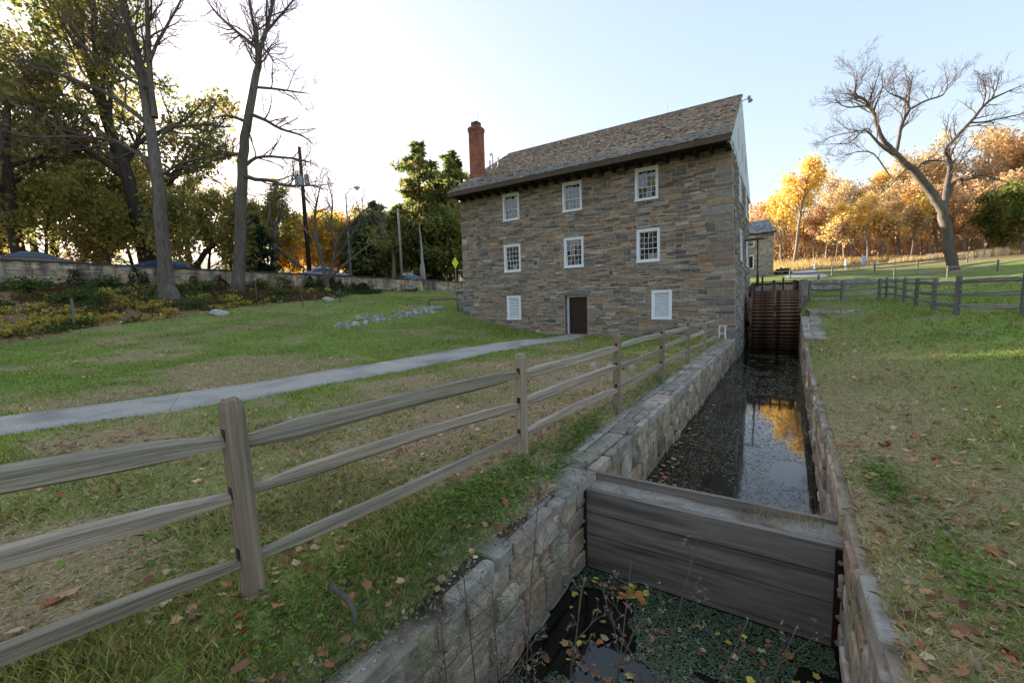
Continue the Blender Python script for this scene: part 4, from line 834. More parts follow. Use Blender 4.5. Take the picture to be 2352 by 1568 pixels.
# ================================================================ cars on the road
def make_car(label, d_along, off, paint, hscale=1., suv=False, flip=False, L=4.7):
    c = WA[:2]+WT*d_along-WN*off; z = wall_z(c[0], c[1])-.795
    an = math.atan2(WT[1], WT[0])+(math.pi if flip else 0)
    t = thing('car', label, 'car', (c[0], c[1], z), 'cars on the road behind the wall', an)
    if not suv: prof = [(-2.3, .62, .55), (-2.2, .88, .60), (-1.7, .98, .82), (-1.25, 1.12, .84), (-.85, 1.33, .86), (-.4, 1.43, .86), (.0, 1.45, .86), (.4, 1.40, .86), (.8, 1.24, .86), (1.15, 1.06, .86), (1.35, .98, .85), (1.9, .88, .82), (2.2, .74, .66), (2.32, .58, .5)]
    else: prof = [(-2.3, .7, .6), (-2.25, 1.0, .72), (-2.15, 1.3, .86), (-1.95, 1.42, .88), (-1.2, 1.46, .88), (-.4, 1.47, .88), (.2, 1.44, .88), (.55, 1.32, .88), (.9, 1.14, .88), (1.2, 1.02, .88), (1.9, .94, .86), (2.2, .8, .7), (2.32, .6, .5)]
    V = []; K = 9; belt = .95
    for x, zr, hw in prof:
        zr *= 1; zb = min(belt, zr-.03)
        sec = [(hw*.95, .25), (hw, .5), (hw*.99, zb-.12), (hw*.95, zb), (hw*(.95-.22*max(0, min(1, (zr-zb)/.45))), zr-.05 if zr > 1.02 else zr-.015), (hw*.5, zr), (0, zr+.008)]
        full = sec+[(-y, zz) for y, zz in reversed(sec[:-1])]
        V += [(x*L/4.6, y, zz*hscale) for y, zz in full]
    k = 13; body = MB(); glass = {'side_window': [MB(), MB()], 'windscreen': [MB()], 'rear_window': [MB()]}; n = len(prof)
    bodyF = []
    for i in range(n-1):
        for j in range(k-1):
            f = (i*k+j, i*k+j+1, (i+1)*k+j+1, (i+1)*k+j)
            za, zb2 = prof[i][1], prof[i+1][1]; hi = min(za, zb2) > 1.03
            isside = j in (3, 8) and hi; istop = j in (4, 5, 6, 7) and abs(za-zb2) > .085 and max(za, zb2) > 1.05 and min(za, zb2) > .95
            q = [Vector(V[a]) for a in f]
            if isside or istop:
                cen = sum(q, Vector())/4; nn = (q[1]-q[0]).cross(q[3]-q[0]).normalized(); nn = nn if nn.dot(cen-Vector((0, 0, .8))) > 0 else -nn
                g = [cen+Vector(((a-cen).x*.97, (a-cen).y*(.7 if isside else .98), (a-cen).z*(.66 if isside else .98)))+nn*(.03 if isside else .008) for a in q]
                tgt = glass['side_window'][0 if j == 3 else 1] if isside else (glass['windscreen'][0] if prof[i][0] > 0 else glass['rear_window'][0])
                tgt.add(g, [(0, 1, 2, 3)])
            bodyF.append(f)
    body.add(V, bodyF+[tuple(reversed(range(k))), tuple((n-1)*k+j for j in range(k))]+[tuple(i*k+12 for i in range(n)) + tuple(i*k for i in reversed(range(n)))], paint)
    body.build('body', m_carpaint, t, smooth=True, local=True)
    for nm, ms in glass.items():
        for g in ms:
            if g.V: g.build(nm, m_carglass, t, smooth=True, local=True)
    for x in (-1.4, 1.42):
        for y in (-.8, .8):
            m = MB(); m.tube([(x, y-.1, .32), (x, y+.1, .32)], .33, 18); w = m.build('wheel', m_tyre, t, local=True)
            m = MB(); m.tube([(x, y-.105, .32), (x, y+.105, .32)], .2, 12); m.build('rim', m_alloy, w, local=True)
    for y in (-.6, .6):
        m = MB(); m.box(2.14*L/4.6, 2.3*L/4.6, y-.16, y+.16, .56*hscale, .68*hscale, (.8, .8, .8)); m.build('headlight', m_plain, t, local=True)
        m = MB(); m.box(-2.33*L/4.6, -2.16*L/4.6, y-.17, y+.17, .74*hscale, .86*hscale, (.6, .02, .02)); m.build('tail_light', m_plain, t, local=True)
    return t
m_carpaint = M('car_paint', None, .25, 3, .05, spec=.6)
def al(px): p = wall_top(px); return (p[0]-WA[0])*WT[0]+(p[1]-WA[1])*WT[1]
make_car('brown sedan half hidden behind the road wall at the far left', al(100)-.8, 2.4, (.13, .075, .05), 1.04, flip=True, L=4.8)
make_car('dark blue wagon roof just showing over the road wall behind the bare trunk', al(395)-1.0, 2.6, (.02, .028, .07), .93, suv=True, flip=True, L=4.7)
make_car('silver blue sedan passing behind the wall near the multi stemmed tree', al(795)-1.2, 2.6, (.20, .24, .30), 1.17, L=4.8)
make_car('pale blue car far down the road beside the split white snag', al(1005)-1.6, 3.0, (.26, .33, .40), .98, L=4.6)
# ================================================================ poles, lamps, signs
b = P(712, 632, 44); up = P(687, 337, 44)
t = thing('utility_pole', 'dark wooden utility pole carrying grey transformers above the road wall', 'utility pole', b)
top = b+np.array((-.13, -.08, 13.0)); ax = top-b
m = MB(); m.tube([b-[0, 0, 1], b+ax*.5, top], [.24, .20, .15], 12); m.build('pole', m_pole, t, smooth=True)
rt_ = np.array((CR[0], CR[1], 0)); rt_ /= np.linalg.norm(rt_)
for s, k in ((-1, .735), (1, .75)):
    c = b+ax*k+rt_*s*.5; m = MB(); m.tube([c-[0, 0, .45], c-[0, 0, .42], c+[0, 0, .45], c+[0, 0, .5]], [.2, .24, .24, .2], 14, col=(.42, .44, .46)); tr = m.build('transformer', m_plain, t)
    m = MB(); m.tube([c+[0, 0, .5], c+[.05, 0, .85]], [.06, .04], 6, col=(.3, .25, .22)); m.build('bushing', m_plain, tr); m = MB(); m.bar(b+ax*k, c, .08, .08, col=(.2, .2, .2)); m.build('bracket', m_plain, tr)
c = b+ax*.735+np.array((.3, -.4, 0)); m = MB(); m.tube([c-[0, 0, .5], c+[0, 0, .5]], .26, 14, col=(.4, .42, .44)); m.build('transformer', m_plain, t)
for i, s in enumerate((-.85, .5, 1.05)):
    c = b+ax*.88+rt_*s; m = MB(); m.tube([c-[0, 0, .35], c+[0, 0, .25]], [.05, .09], 6, col=(.22, .12, .08)); m.bar(b+ax*.9, c+[0, 0, .1], .05, .05, col=(.15, .1, .08)); m.build('cutout_fuse', m_plain, t)
def cable(label, pts, r=.012): 
    m = MB(); m.tube(pts, r, 5); return tag(m.build('overhead_cable', m_black, None), label, 'cable')
def sag(a, b, s, n=14): return [a*(1-k)+b*k-np.array((0, 0, s*4*k*(1-k))) for k in np.linspace(0, 1, n)]
cable('thin overhead cable running from the utility pole toward the mill', sag(b+ax*.66, P(1062, 507, 46), .8))
cable('pale service cable slung low between the lamp post and pine', sag(P(800, 553, 50), P(1020, 570, 56), .6), .03)
p = P(806, 634, 50); q = P(800, 450, 50)
t = thing('street_lamp', 'tall grey street lamp with curved arm beyond the road wall', 'street lamp', p)
hl_ = np.array((p[0], p[1], q[2])); m = MB(); m.tube([p-[0, 0, 1], hl_, ], [.13, .07], 10, col=(.20, .21, .22)); m.tube([hl_-[0, 0, .1], hl_+rt_*.6+[0, 0, .55], hl_+rt_*1.15+[0, 0, .7]], .045, 8, col=(.25, .26, .27)); m.build('post', m_plain, t, smooth=True)
e = hl_+rt_*1.35+np.array((0, 0, .68)); m = MB(); m.tube([e-rt_*.35, e-rt_*.15, e+rt_*.15, e+rt_*.35], [.08, .19, .19, .1], 10, col=(.45, .46, .46)); m.tube([e-[0, 0, .05], e-[0, 0, .3]], [.18, .1], 10, col=(.6, .6, .55)); m.build('lamp_head', m_plain, t, smooth=True)
p = P(1047, 640, 52); t = thing('warning_sign', 'yellow diamond road warning sign on a post beside the mill corner', 'road sign', p)
zc_ = P(1047, 604, 52)[2]; m = MB(); m.bar(p-[0, 0, .8], (p[0], p[1], zc_+.2), .1, .06, up=(1, 0, 0), col=(.33, .33, .32)); m.build('post', m_plain, t)
def diamond(r, o, rx=1): 
    c = np.array((p[0], p[1], zc_)); nf = CAM-c; nf[2] = 0; nf /= np.linalg.norm(nf); sd = np.cross((0, 0, 1), nf)
    f = [c+sd*r*.62+nf*o, c+[0, 0, r*1.15]+nf*o, c-sd*r*.62+nf*o, c-[0, 0, r*1.15]+nf*o]; return f, [v-nf*.02 for v in f], c, sd, nf
f, bk, c, sd, nf = diamond(.64, .08); m = MB(); m.add(f+bk, [(0, 1, 2, 3), (7, 6, 5, 4), (0, 4, 5, 1), (1, 5, 6, 2), (2, 6, 7, 3), (3, 7, 4, 0)]); pn = m.build('panel', m_yellow, t)
m = MB()
for k, (z, w) in enumerate(((.22, .26), (.06, .40), (-.10, .40), (-.26, .22))): cc = c+nf*.09+np.array((0, 0, z)); m.hexa([cc-sd*w/2-[0, 0, .035], cc+sd*w/2-[0, 0, .035], cc+sd*w/2-[0, 0, .035]-nf*.008, cc-sd*w/2-[0, 0, .035]-nf*.008, cc-sd*w/2+[0, 0, .035], cc+sd*w/2+[0, 0, .035], cc+sd*w/2+[0, 0, .035]-nf*.008, cc-sd*w/2+[0, 0, .035]-nf*.008], (.78, .80, .22))
m.build('lettering_bands', m_plain, pn)
p = P(935, 640, 54); t = thing('banded_sign', 'small red, white and green banded sign beyond the wall', 'sign', p); c0 = P(935, 632, 54)
for s in (-1, 1): m = MB(); q = c0+rt_*s*.72; m.bar(q-[0, 0, 1.5], q+[0, 0, .62], .09, .09, up=(1, 0, 0), col=(.75, .75, .75)); m.build('post', m_plain, t)
for nm, z0, z1, col in (('red_band', .28, .52, (.45, .06, .04)), ('white_band', .0, .28, (.72, .74, .74)), ('green_band', -.5, .0, (.03, .25, .12))):
    m = MB(); m.hexa([c0-rt_*.7+[0, 0, z0], c0+rt_*.7+[0, 0, z0], c0+rt_*.7+[.05, .05, z0], c0-rt_*.7+[.05, .05, z0], c0-rt_*.7+[0, 0, z1], c0+rt_*.7+[0, 0, z1], c0+rt_*.7+[.05, .05, z1], c0-rt_*.7+[.05, .05, z1]], col); m.build(nm, m_plain, t)
p = P(924, 640, 53); t = thing('pale_pole', 'pale slender pole standing beside the cedar trees', 'pole', p); q = P(919, 487, 53); m = MB(); m.tube([p-[0, 0, 1], (p[0]-.1, p[1], q[2]+.3)], [.17, .13], 10, col=(.33, .28, .23)); m.build('shaft', m_plain, t, smooth=True)
p = P(940, 640, 55); t = thing('dark_pole', 'short dark leaning pole behind the banded sign', 'pole', p); q = P(926, 560, 55); m = MB(); m.tube([p-[0, 0, 1], (p[0]-.6, p[1]-.3, q[2]+.5)], [.17, .15], 10); m.build('shaft', m_pole, t, smooth=True)
# split white snag
p = P(973, 640, 50); t = thing('white_snag', 'split bleached white tree snag at the roadside near the mill', 'dead tree', p)
R4 = random.Random(4); m = MB(); m.tube([p-[0, 0, .5], p+[0, 0, 1.0], p+[-.12, 0, 2.4], p+[-.1, 0, 3.6], p+[-.2, 0, 5.2], p+[-.28, 0, 6.4]], [.30, .24, .16, .12, .08, .04], 9, col=(.34, .30, .27)); m.tube([p+[-.15, -.1, 0], p+[-.3, -.1, 1.2], p+[-.28, -.1, 1.75]], [.2, .13, .03], 7, col=(.36, .33, .30)); m.build('trunk', m_plain, t, smooth=True)
# marker posts with wire on the bank; white caps, stool, log
for i, (px, py, zc, h, lab) in enumerate(((172, 752, 21.5, 1.5, 'grey metal stake standing at the left foot of the ivy bank'), (2, 770, 19.5, 1.4, 'grey stake at the far left edge of the leafy bank'), (694, 734, 0, 0, ''), (397, 760, 0, 0, ''))):
    if h:
        p = hit(px, py); m = MB(); m.bar(p-[0, 0, .3], p+[.03, 0, h], .10, .06, up=(1, 0, 0), col=(.17, .165, .16)); tag(m.build('bank_stake', m_plain, None), lab, 'stake', 'stakes along the ivy bank')
for px, py, zc, h, lab in ((695, 707, 29, 1.35, 'dark thin stake at the foot of the bank right of the bare trunks'), (782, 694, 33, 1.1, 'slim stake near the ivy patch below the multi stemmed tree'), (590, 695, 27.5, 1.5, 'brown stake among yellow leaves below the large rock')):
    p = hit(px, py); m = MB(); m.bar(p-[0, 0, .3], p+[.02, 0, h], .06, .05, up=(1, 0, 0), col=(.14, .11, .09)); tag(m.build('bank_stake', m_plain, None), lab, 'stake', 'stakes along the ivy bank')
for (x, y), lab in (((7.59, -10.66), 'white plastic cleanout cap in the grass, leftmost of three'), ((8.07, -10.78), 'white plastic cleanout cap in the grass, middle of three'), ((8.65, -10.79), 'white plastic cleanout cap nearest the fence post')):
    z = gz(x, y); m = MB(); m.tube([(x, y, z-.05), (x, y, z+.06)], .075, 12, col=(.45, .41, .35)); m.tube([(x, y, z+.06), (x, y, z+.12)], .06, 12, col=(.48, .45, .40)); tag(m.build('drain_cap', m_plain, None), lab, 'drain cap', 'white drain caps in the lawn')
sx, sy = 9.66, -.55; sz = gz(sx, sy); t = thing('white_stool', 'small weathered white wooden stool standing at the mill corner', 'stool', (sx, sy, sz))
for a in (-.13, .13):
    for b_ in (-.12, .12): m = MB(); m.bar((sx+a, sy+b_, sz-.05), (sx+a*.85, sy+b_*.85, sz+.5), .045, .045, up=(1, 0, 0)); m.build('leg', m_white_old, t)
m = MB(); m.box(sx-.18, sx+.18, sy-.16, sy+.16, sz+.5, sz+.535); m.build('seat', m_white_old, t); m = MB(); m.bar((sx-.12, sy-.11, sz+.2), (sx+.12, sy-.11, sz+.2), .03, .04); m.build('rung', m_white_old, t)
m = MB(); lz = gz(9.7, -19.75); m.tube([(9.52, -19.72, lz+.035), (9.60, -19.735, lz+.04), (9.70, -19.74, lz+.03), (9.78, -19.76, lz+.005), (9.83, -19.79, lz-.03)], [.014, .018, .016, .012, .006], 8); m.tube([(9.62, -19.735, lz+.03), (9.66, -19.68, lz+.05)], [.008, .004], 5); tag(m.build('broken_branch', m_bark, None, smooth=True), 'short broken branch end lying by the race coping near the first post', 'branch')
# ---------------------------------------------------------------- riprap stones
def rock_mesh(seed):
    R = random.Random(seed); m = MB(); V = []; 
    for i in range(4):
        z = [-.4, -.1, .55, .85][i]; r = [.8, 1, .82, .35][i]
        for k in range(7): a = 2*math.pi*k/7+i*.2; rr = r*R.uniform(.75, 1.15); V.append((rr*math.cos(a), rr*math.sin(a)*.75, z*R.uniform(.85, 1.1)))
    F = [(i*7+k, i*7+(k+1) % 7, (i+1)*7+(k+1) % 7, (i+1)*7+k) for i in range(3) for k in range(7)]+[tuple(range(21, 28))]
    m.add(V, F, jit(R, (.27, .265, .255), .25)); return m
rocks = [rock_mesh(i).build('riprap_stone', m_rock, None) for i in range(8)]
A = P(1010, 711, 27); Bp = P(890, 722, 24); Cp = P(800, 737, 21.5)
R5 = random.Random(12); nrk = 0
for k in range(110):
    s = R5.random(); c = (A*(1-s/.45)+Bp*(s/.45)) if s < .45 else (Bp*(1-(s-.45)/.55)+Cp*((s-.45)/.55)); w = .35+1.0*min(1, s*1.6); 
    x, y = c[0]+R5.gauss(0, .45*w), c[1]+R5.gauss(0, .55*w); r = R5.uniform(.07, .19)*(1.25 if R5.random() < .2 else 1)
    o = rocks[k] if k < 8 else rocks[k % 8].copy()
    if k >= 8: COL.objects.link(o)
    o.location = (x, y, gz(x, y)+r*.15); o.scale = (r, r, r*R5.uniform(.6, .95)); o.rotation_euler = (R5.uniform(-.3, .3), R5.uniform(-.3, .3), R5.uniform(0, 6))
    tag(o, 'loose grey rock in the drainage swale on the lawn left of the mill', 'rock', 'loose rocks in the drainage swale')
for px, py, zc, r, lab in ((505, 723, 22.5, .48, 'large bluish rock half buried in the leafy bank'), (755, 690, 32, .4, 'pale rock among yellow shrubs at the foot of the bank')):
    o = rocks[3].copy(); COL.objects.link(o); p = hit(px, py); o.location = (p[0], p[1], gz(p[0], p[1])+.05); o.scale = (r*1.2, r, r*.6); o.rotation_euler = (.1, .2, 1); o.name = 'bank_rock'; tag(o, lab, 'rock', 'rocks on the leafy bank')
# ================================================================ trees
def unit(v): return v/np.linalg.norm(v)
def grow(out, rng, p, d, L, r, lvl, S):
    n = S['n'][lvl]; pts = [p]; q = p; dd = d
    for i in range(n):
        dd = unit(dd+rng.normal(0, S['wig'][lvl], 3)+np.array((0, 0, S['trop'][lvl]))); q = q+dd*L/n; pts.append(q)
    rad = np.linspace(r, r*S['tap'][lvl], n+1); out.append((lvl, np.array(pts), rad))
    spawn(out, rng, np.array(pts), rad, L, lvl, S)
def spawn(out, rng, pts, rad, L, lvl, S, t0=None, cnt=None):
    if lvl >= S['max']: return
    n = len(pts)-1; cnt = S['c'][lvl] if cnt is None else cnt; t0 = S['t0'][lvl] if t0 is None else t0
    for k in range(cnt):
        t = t0+(1-t0)*(k+rng.uniform(0, 1))/cnt; f = t*n; i = min(n-1, int(f)); f -= i
        b = pts[i]*(1-f)+pts[i+1]*f; tg = unit(pts[i+1]-pts[i]); a = S['ang'][lvl]*rng.uniform(.7, 1.25)
        pr = unit(np.cross(tg, rng.normal(0, 1, 3))); d = unit(tg*math.cos(a)+pr*math.sin(a)+np.array((0, 0, S.get('lift', .08))))
        r2 = (rad[i]*(1-f)+rad[i+1]*f)*S['rr'][lvl]
        grow(out, rng, b, d, L*S['lr'][lvl]*rng.uniform(.65, 1.15)*(1.15-.55*t), max(r2, S['rmin']), lvl+1, S)
def skin(polys, sides):
    Vs = []; Fs = []; off = 0; by = {}
    for lvl, p, r in polys: by.setdefault((len(p), sides[min(lvl, len(sides)-1)]), []).append((p, r))
    for (n, k), L in by.items():
        Pp = np.stack([a for a, _ in L]); Rr = np.stack([b for _, b in L]); T = np.gradient(Pp, axis=1); T /= np.linalg.norm(T, axis=2, keepdims=True)+1e-9
        ref = np.where(np.abs(T[:, :1, 2:3]) > .85, np.array([[[1., 0, 0]]]), np.array([[[0, 0, 1.]]])); S1 = np.cross(T, np.broadcast_to(ref, T.shape)); S1 /= np.linalg.norm(S1, axis=2, keepdims=True)+1e-9; U1 = np.cross(S1, T)
        a = np.arange(k)*2*math.pi/k; ring = Pp[:, :, None]+Rr[:, :, None, None]*(S1[:, :, None]*np.cos(a)[None, None, :, None]+U1[:, :, None]*np.sin(a)[None, None, :, None])
        B = len(L); Vs.append(ring.reshape(-1, 3)); idx = off+np.arange(B*n*k).reshape(B, n, k); nx_ = np.roll(idx, -1, axis=2)
        Fs.append(np.stack([idx[:, :-1], nx_[:, :-1], nx_[:, 1:], idx[:, 1:]], -1).reshape(-1, 4)); off += B*n*k
    return np.concatenate(Vs), np.concatenate(Fs)
def leaf_quads(pts, size, rng, cols, droop=.3, aspect=1.5):
    N = len(pts); a = rng.normal(0, 1, (N, 3)); a[:, 2] -= droop; a /= np.linalg.norm(a, axis=1)[:, None]; b = np.cross(a, rng.normal(0, 1, (N, 3))); b /= np.linalg.norm(b, axis=1)[:, None]
    s = (size*np.clip(rng.lognormal(-.12, .38, N), .35, 2.2))[:, None]; c = np.cross(a, b)*s*.25
    V = np.stack([pts, pts+a*s*.5*aspect+b*s*.5+c, pts+a*s*aspect, pts+a*s*.5*aspect-b*s*.5+c], 1).reshape(-1, 3); F = np.arange(4*N).reshape(N, 4)
    return V, F, np.repeat(cols, 4, axis=0)
def pick_cols(rng, N, pal, jitter=.25, pts=None, clump=1.5, seed=0):
    pal = np.array(pal)
    if pts is None: w = rng.uniform(0, 1, N)
    else: w = np.clip(vnoise(pts[:, 0]+pts[:, 2]*.7, pts[:, 1]+pts[:, 2]*.4, clump, seed)*1.3-.15+rng.normal(0, .18, N), 0, .999)
    i = (w*len(pal)).astype(int); return np.clip(pal[i]*(1+rng.uniform(-jitter, jitter, N))[:, None], 0, 1)
SPEC = dict(max=4, n=[9, 7, 5, 4, 3], c=[13, 7, 6, 4], t0=[.35, .25, .2, .15], ang=[.9, .75, .7, .6], lr=[.42, .5, .5, .5], rr=[.5, .6, .6, .6], wig=[.05, .12, .16, .2, .25], trop=[.02, .04, .03, .02, 0], tap=[.3, .3, .3, .35, .4], rmin=.008)
def tree_parts(polys, t, bark, leafinfo=None, rng=None, seed=0, local=True, sides=(12, 8, 5, 4, 3), split=1):
    a = [p for p in polys if p[0] <= split]; b = [p for p in polys if p[0] > split]
    V, F = skin(a, sides); link('trunk', mesh_np('trunk', V, F, bark, smooth=True), t, local)
    if b: V, F = skin(b, sides); link('branches', mesh_np('branches', V, F, bark if bark is m_bark_pale else m_twig, smooth=True), t, local)
    if leafinfo:
        N, size, pal, spread, clump, lv = leafinfo; src = [p for p in polys if p[0] >= lv]; allp = np.concatenate([p[1][1:] for p in src])
        i = rng.integers(0, len(allp), N); pts = allp[i]+rng.normal(0, spread, (N, 3)); cols = pick_cols(rng, N, pal, .3, pts, clump, seed)
        V, F, C_ = leaf_quads(pts, size, rng, cols); link('crown', mesh_np('crown', V, F, m_leaf, C_), t, local)
def proto(name, label, cat, H, r, pal, N, size, spec=None, bark=None, seed=1, spread=.3, clump=1.5, lean=(0, 0), group=None, lv=3):
    rng = np.random.default_rng(seed); S = dict(SPEC); S.update(spec or {}); out = []
    t = thing(name, label, cat, (0, 0, 0), group); grow(out, rng, np.array((0, 0, -.3)), unit(np.array((lean[0], lean[1], 1.))), H*.86, r, 0, S)
    tree_parts(out, t, bark or m_bark, (N, size, pal, spread, clump, min(lv, S['max'])) if N else None, rng, seed); return t
def place(t, x, y, s, rz, label=None, sz=None, group=None, sink=0.):
    t.location = (float(x), float(y), float(gz(x, y))-sink); t.scale = (s, s, sz or s); t.rotation_euler = (0, 0, rz)
    if label: t['label'] = label
    if group: t['group'] = group
    return t
YEL = [(.56, .40, .11), (.62, .47, .14), (.48, .37, .10), (.58, .38, .11)]; ORA = [(.44, .28, .14), (.48, .33, .17), (.40, .24, .12), (.50, .37, .19)]; RUS = [(.36, .21, .11), (.31, .19, .10), (.40, .25, .13), (.27, .18, .09)]
TAN = [(.45, .33, .17), (.40, .29, .15), (.50, .38, .20), (.34, .25, .13)]; OLI = [(.13, .13, .035), (.18, .15, .035), (.10, .11, .03), (.24, .17, .04)]; GRN = [(.045, .075, .02), (.065, .095, .025), (.09, .11, .03), (.05, .065, .022)]; EVG = [(.075, .105, .032), (.11, .135, .04), (.16, .165, .05), (.22, .20, .06)]
tall = dict(c=[12, 6, 5, 3], t0=[.45, .25, .2, .15], ang=[.65, .65, .65, .6])
bushy = dict(c=[16, 7, 5, 3], t0=[.18, .2, .2, .15], ang=[1.0, .8, .7, .6], lr=[.46, .5, .5, .5])
WG = 'trees along the wood edge beyond the field'
PR_ = {
 'yellow': proto('wood_tree', 'x', 'tree', 19, .32, YEL, 4200, .25, tall, m_bark_pale, 101, .45, group=WG),
 'orange': proto('wood_tree', 'x', 'tree', 16, .30, ORA, 5200, .25, bushy, m_bark_pale, 102, .5, group=WG),
 'rust': proto('wood_tree', 'x', 'tree', 15, .28, RUS, 5000, .25, bushy, m_bark_pale, 103, .5, group=WG),
 'tan': proto('wood_tree', 'x', 'tree', 18, .30, TAN, 2600, .24, tall, m_bark_pale, 104, .5, group=WG),
 'bare': proto('wood_tree', 'x', 'tree', 20, .30, TAN, 700, .28, tall, m_bark_pale, 105, .4, group=WG),
 'green': proto('wood_tree', 'x', 'tree', 12, .28, [(.10, .13, .03), (.14, .15, .035), (.08, .10, .03), (.2, .16, .04)], 9500, .30, bushy, m_bark_pale, 106, .45, group=WG),
 'sapling': proto('wood_tree', 'x', 'tree', 8, .11, YEL+TAN, 1900, .24, dict(tall, max=3), m_bark_pale, 107, .45, group=WG, lv=2),
}
COLW = dict(yellow='yellow leaved', orange='orange leaved', rust='russet leaved', tan='thin tan leaved', bare='nearly bare', green='dark green leaved', sapling='slender pale stemmed young')
_T = ['twenty', 'thirty', 'forty', 'fifty']
ORD = ['first', 'second', 'third', 'fourth', 'fifth', 'sixth', 'seventh', 'eighth', 'ninth', 'tenth', 'eleventh', 'twelfth', 'thirteenth', 'fourteenth', 'fifteenth', 'sixteenth', 'seventeenth', 'eighteenth', 'nineteenth', 'twentieth']
ORD += [f'{a}-{b}' if b else {'twenty': 'twentieth', 'thirty': 'thirtieth', 'forty': 'fortieth', 'fifty': 'fiftieth'}[a] for a in _T for b in ['']+ORD[:9]][1:]
used = set(); R6 = random.Random(33)
def put(kind, px, zc, s, label, group=None, sz=None):
    b = PR_[kind]; t = b if kind not in used else copy_tree(b); used.add(kind); p = P(px, 640, zc); return place(t, p[0], p[1], s, R6.uniform(0, 6.28), label, sz, group)
front = [(1738, 88, 'orange', .8), (1765, 92, 'rust', .85), (1795, 82, 'yellow', .72), (1822, 76, 'yellow', .98), (1850, 86, 'sapling', 1.1), (1868, 84, 'rust', .7), (1895, 80, 'tan', .82), (1915, 72, 'sapling', 1.0), (1938, 74, 'yellow', .55), (1965, 76, 'sapling', 1.2), (1990, 72, 'yellow', .60), (2015, 78, 'tan', .8), (2040, 72, 'sapling', 1.1), (2062, 76, 'orange', .66), (2090, 72, 'sapling', 1.25), (2115, 76, 'yellow', .7), (2150, 74, 'orange', .9), (2190, 72, 'orange', .8), (2225, 76, 'rust', .95), (2262, 74, 'orange', .9), (2300, 68, 'green', .95), (2345, 62, 'green', .95), (2400, 66, 'orange', .8), (2460, 70, 'tan', .8)]
back = [(1745, 108, 'tan', .95), (1772, 104, 'orange', .9), (1800, 106, 'bare', 1.0), (1840, 104, 'tan', 1.05), (1880, 100, 'bare', 1.05), (1912, 102, 'bare', 1.1), (1950, 98, 'tan', 1.1), (1985, 100, 'yellow', 1.05), (2020, 98, 'tan', 1.2), (2055, 100, 'bare', 1.25), (2092, 98, 'tan', 1.3), (2130, 98, 'bare', 1.35), (2170, 96, 'tan', 1.35), (2210, 98, 'orange', 1.3), (2255, 94, 'bare', 1.35), (2300, 94, 'orange', 1.4), (2345, 92, 'tan', 1.45), (2400, 90, 'orange', 1.5), (2460, 88, 'tan', 1.5)]
for i, (px, zc, k, s) in enumerate(front): put(k, px, zc, s, f'{COLW[k]} tree, {ORD[i]} from the left in the front of the wood')
for i, (px, zc, k, s) in enumerate(back): put(k, px, zc, s, f'{COLW[k]} tall tree, {ORD[i]} from the left at the back of the wood')
# the wooded hill behind, one mass
rng = np.random.default_rng(5); n = 26000; px = rng.uniform(1650, 2600, n); zc = rng.uniform(100, 150, n); Q = CAM[None]+(CF[None]+CR[None]*((px-1176)/FPX)[:, None])*zc[:, None]
zz = gz(Q[:, 0], Q[:, 1]); hh = rng.uniform(0, 1, n)**.7*(8+6*vnoise(Q[:, 0], Q[:, 1], 7, 31)); pts = np.c_[Q[:, :2], zz+hh]
V, F, C_ = leaf_quads(pts, .8, rng, pick_cols(rng, n, TAN+RUS+ORA, .3, pts, 5)); tag(link('distant_woodland', mesh_np('distant_woodland', V, F, m_leaf, C_)), 'hazy autumn woodland massed on the hill behind the wood edge', 'woodland', kind='stuff')
# ---------------------------------------------------------------- conifers
def conifer(name, label, H, r, seed, pal, dens=1., droop=-.15, width=.26, start=.12, N=9000, size=.22, ragged=.35):
    rng = np.random.default_rng(seed); t = thing(name, label, 'conifer', (0, 0, 0)); polys = [(0, np.array([(0, 0, -.3), (.05, .02, H*.35), (0, .06, H*.7), (.03, 0, H)]), np.array([r, r*.75, r*.4, .03]))]; tips = []
    nb = int(58*dens)
    for k in range(nb):
        f = start+(1-start)*(k+rng.uniform(0, 1))/nb; L = H*width*(1-f)**.75*rng.uniform(1-ragged, 1+ragged)+.3; a = rng.uniform(0, 6.28); d = np.array((math.cos(a), math.sin(a), rng.uniform(.0, .35))); q = np.array((0, 0, H*f)); pp = [q]
        for s in range(5): d = unit(d+np.array((0, 0, droop*.4 if s < 3 else .08))+rng.normal(0, .06, 3)); q = q+d*L/5; pp.append(q)
        pp = np.array(pp); polys.append((1, pp, np.linspace(max(.02, r*.2*(1-f)), .008, 6))); 
        for s in np.linspace(.2, 1, 7): 
            b = np.array([np.interp(s*5, range(6), pp[:, j]) for j in range(3)]); tips.append((b, L*.16*(1.15-s*.5)))
    V, F = skin(polys, (9, 4)); link('trunk', mesh_np('trunk', V, F, m_bark_dark, smooth=True), t, True)
    B = np.array([b for b, _ in tips]); sp = np.array([s for _, s in tips]); i = rng.integers(0, len(B), N); pts = B[i]+rng.normal(0, 1, (N, 3))*sp[i][:, None]*np.array((1, 1, .45))
    V, F, C_ = leaf_quads(pts, size, rng, pick_cols(rng, N, pal, .3, pts, .9, seed), .15, 2.2); link('crown', mesh_np('crown', V, F, m_leaf, C_), t, True); return t
def stand(t, px, zc, s=1, rz=0, label=None, group=None, sz=None, sink=0): p = P(px, 640, zc); return place(t, p[0], p[1], s, rz, label, sz, group, sink)
CG = 'conifers beyond the road beside the mill'
cd = conifer('cedar_tree', 'x', 19, .34, 201, EVG+[(.22, .19, .05)], 1.0, -.2, .42, .22, 12000, .22, .5); stand(cd, 972, 56, 1, 0, 'tall ragged cedar rising above the banded sign', CG)
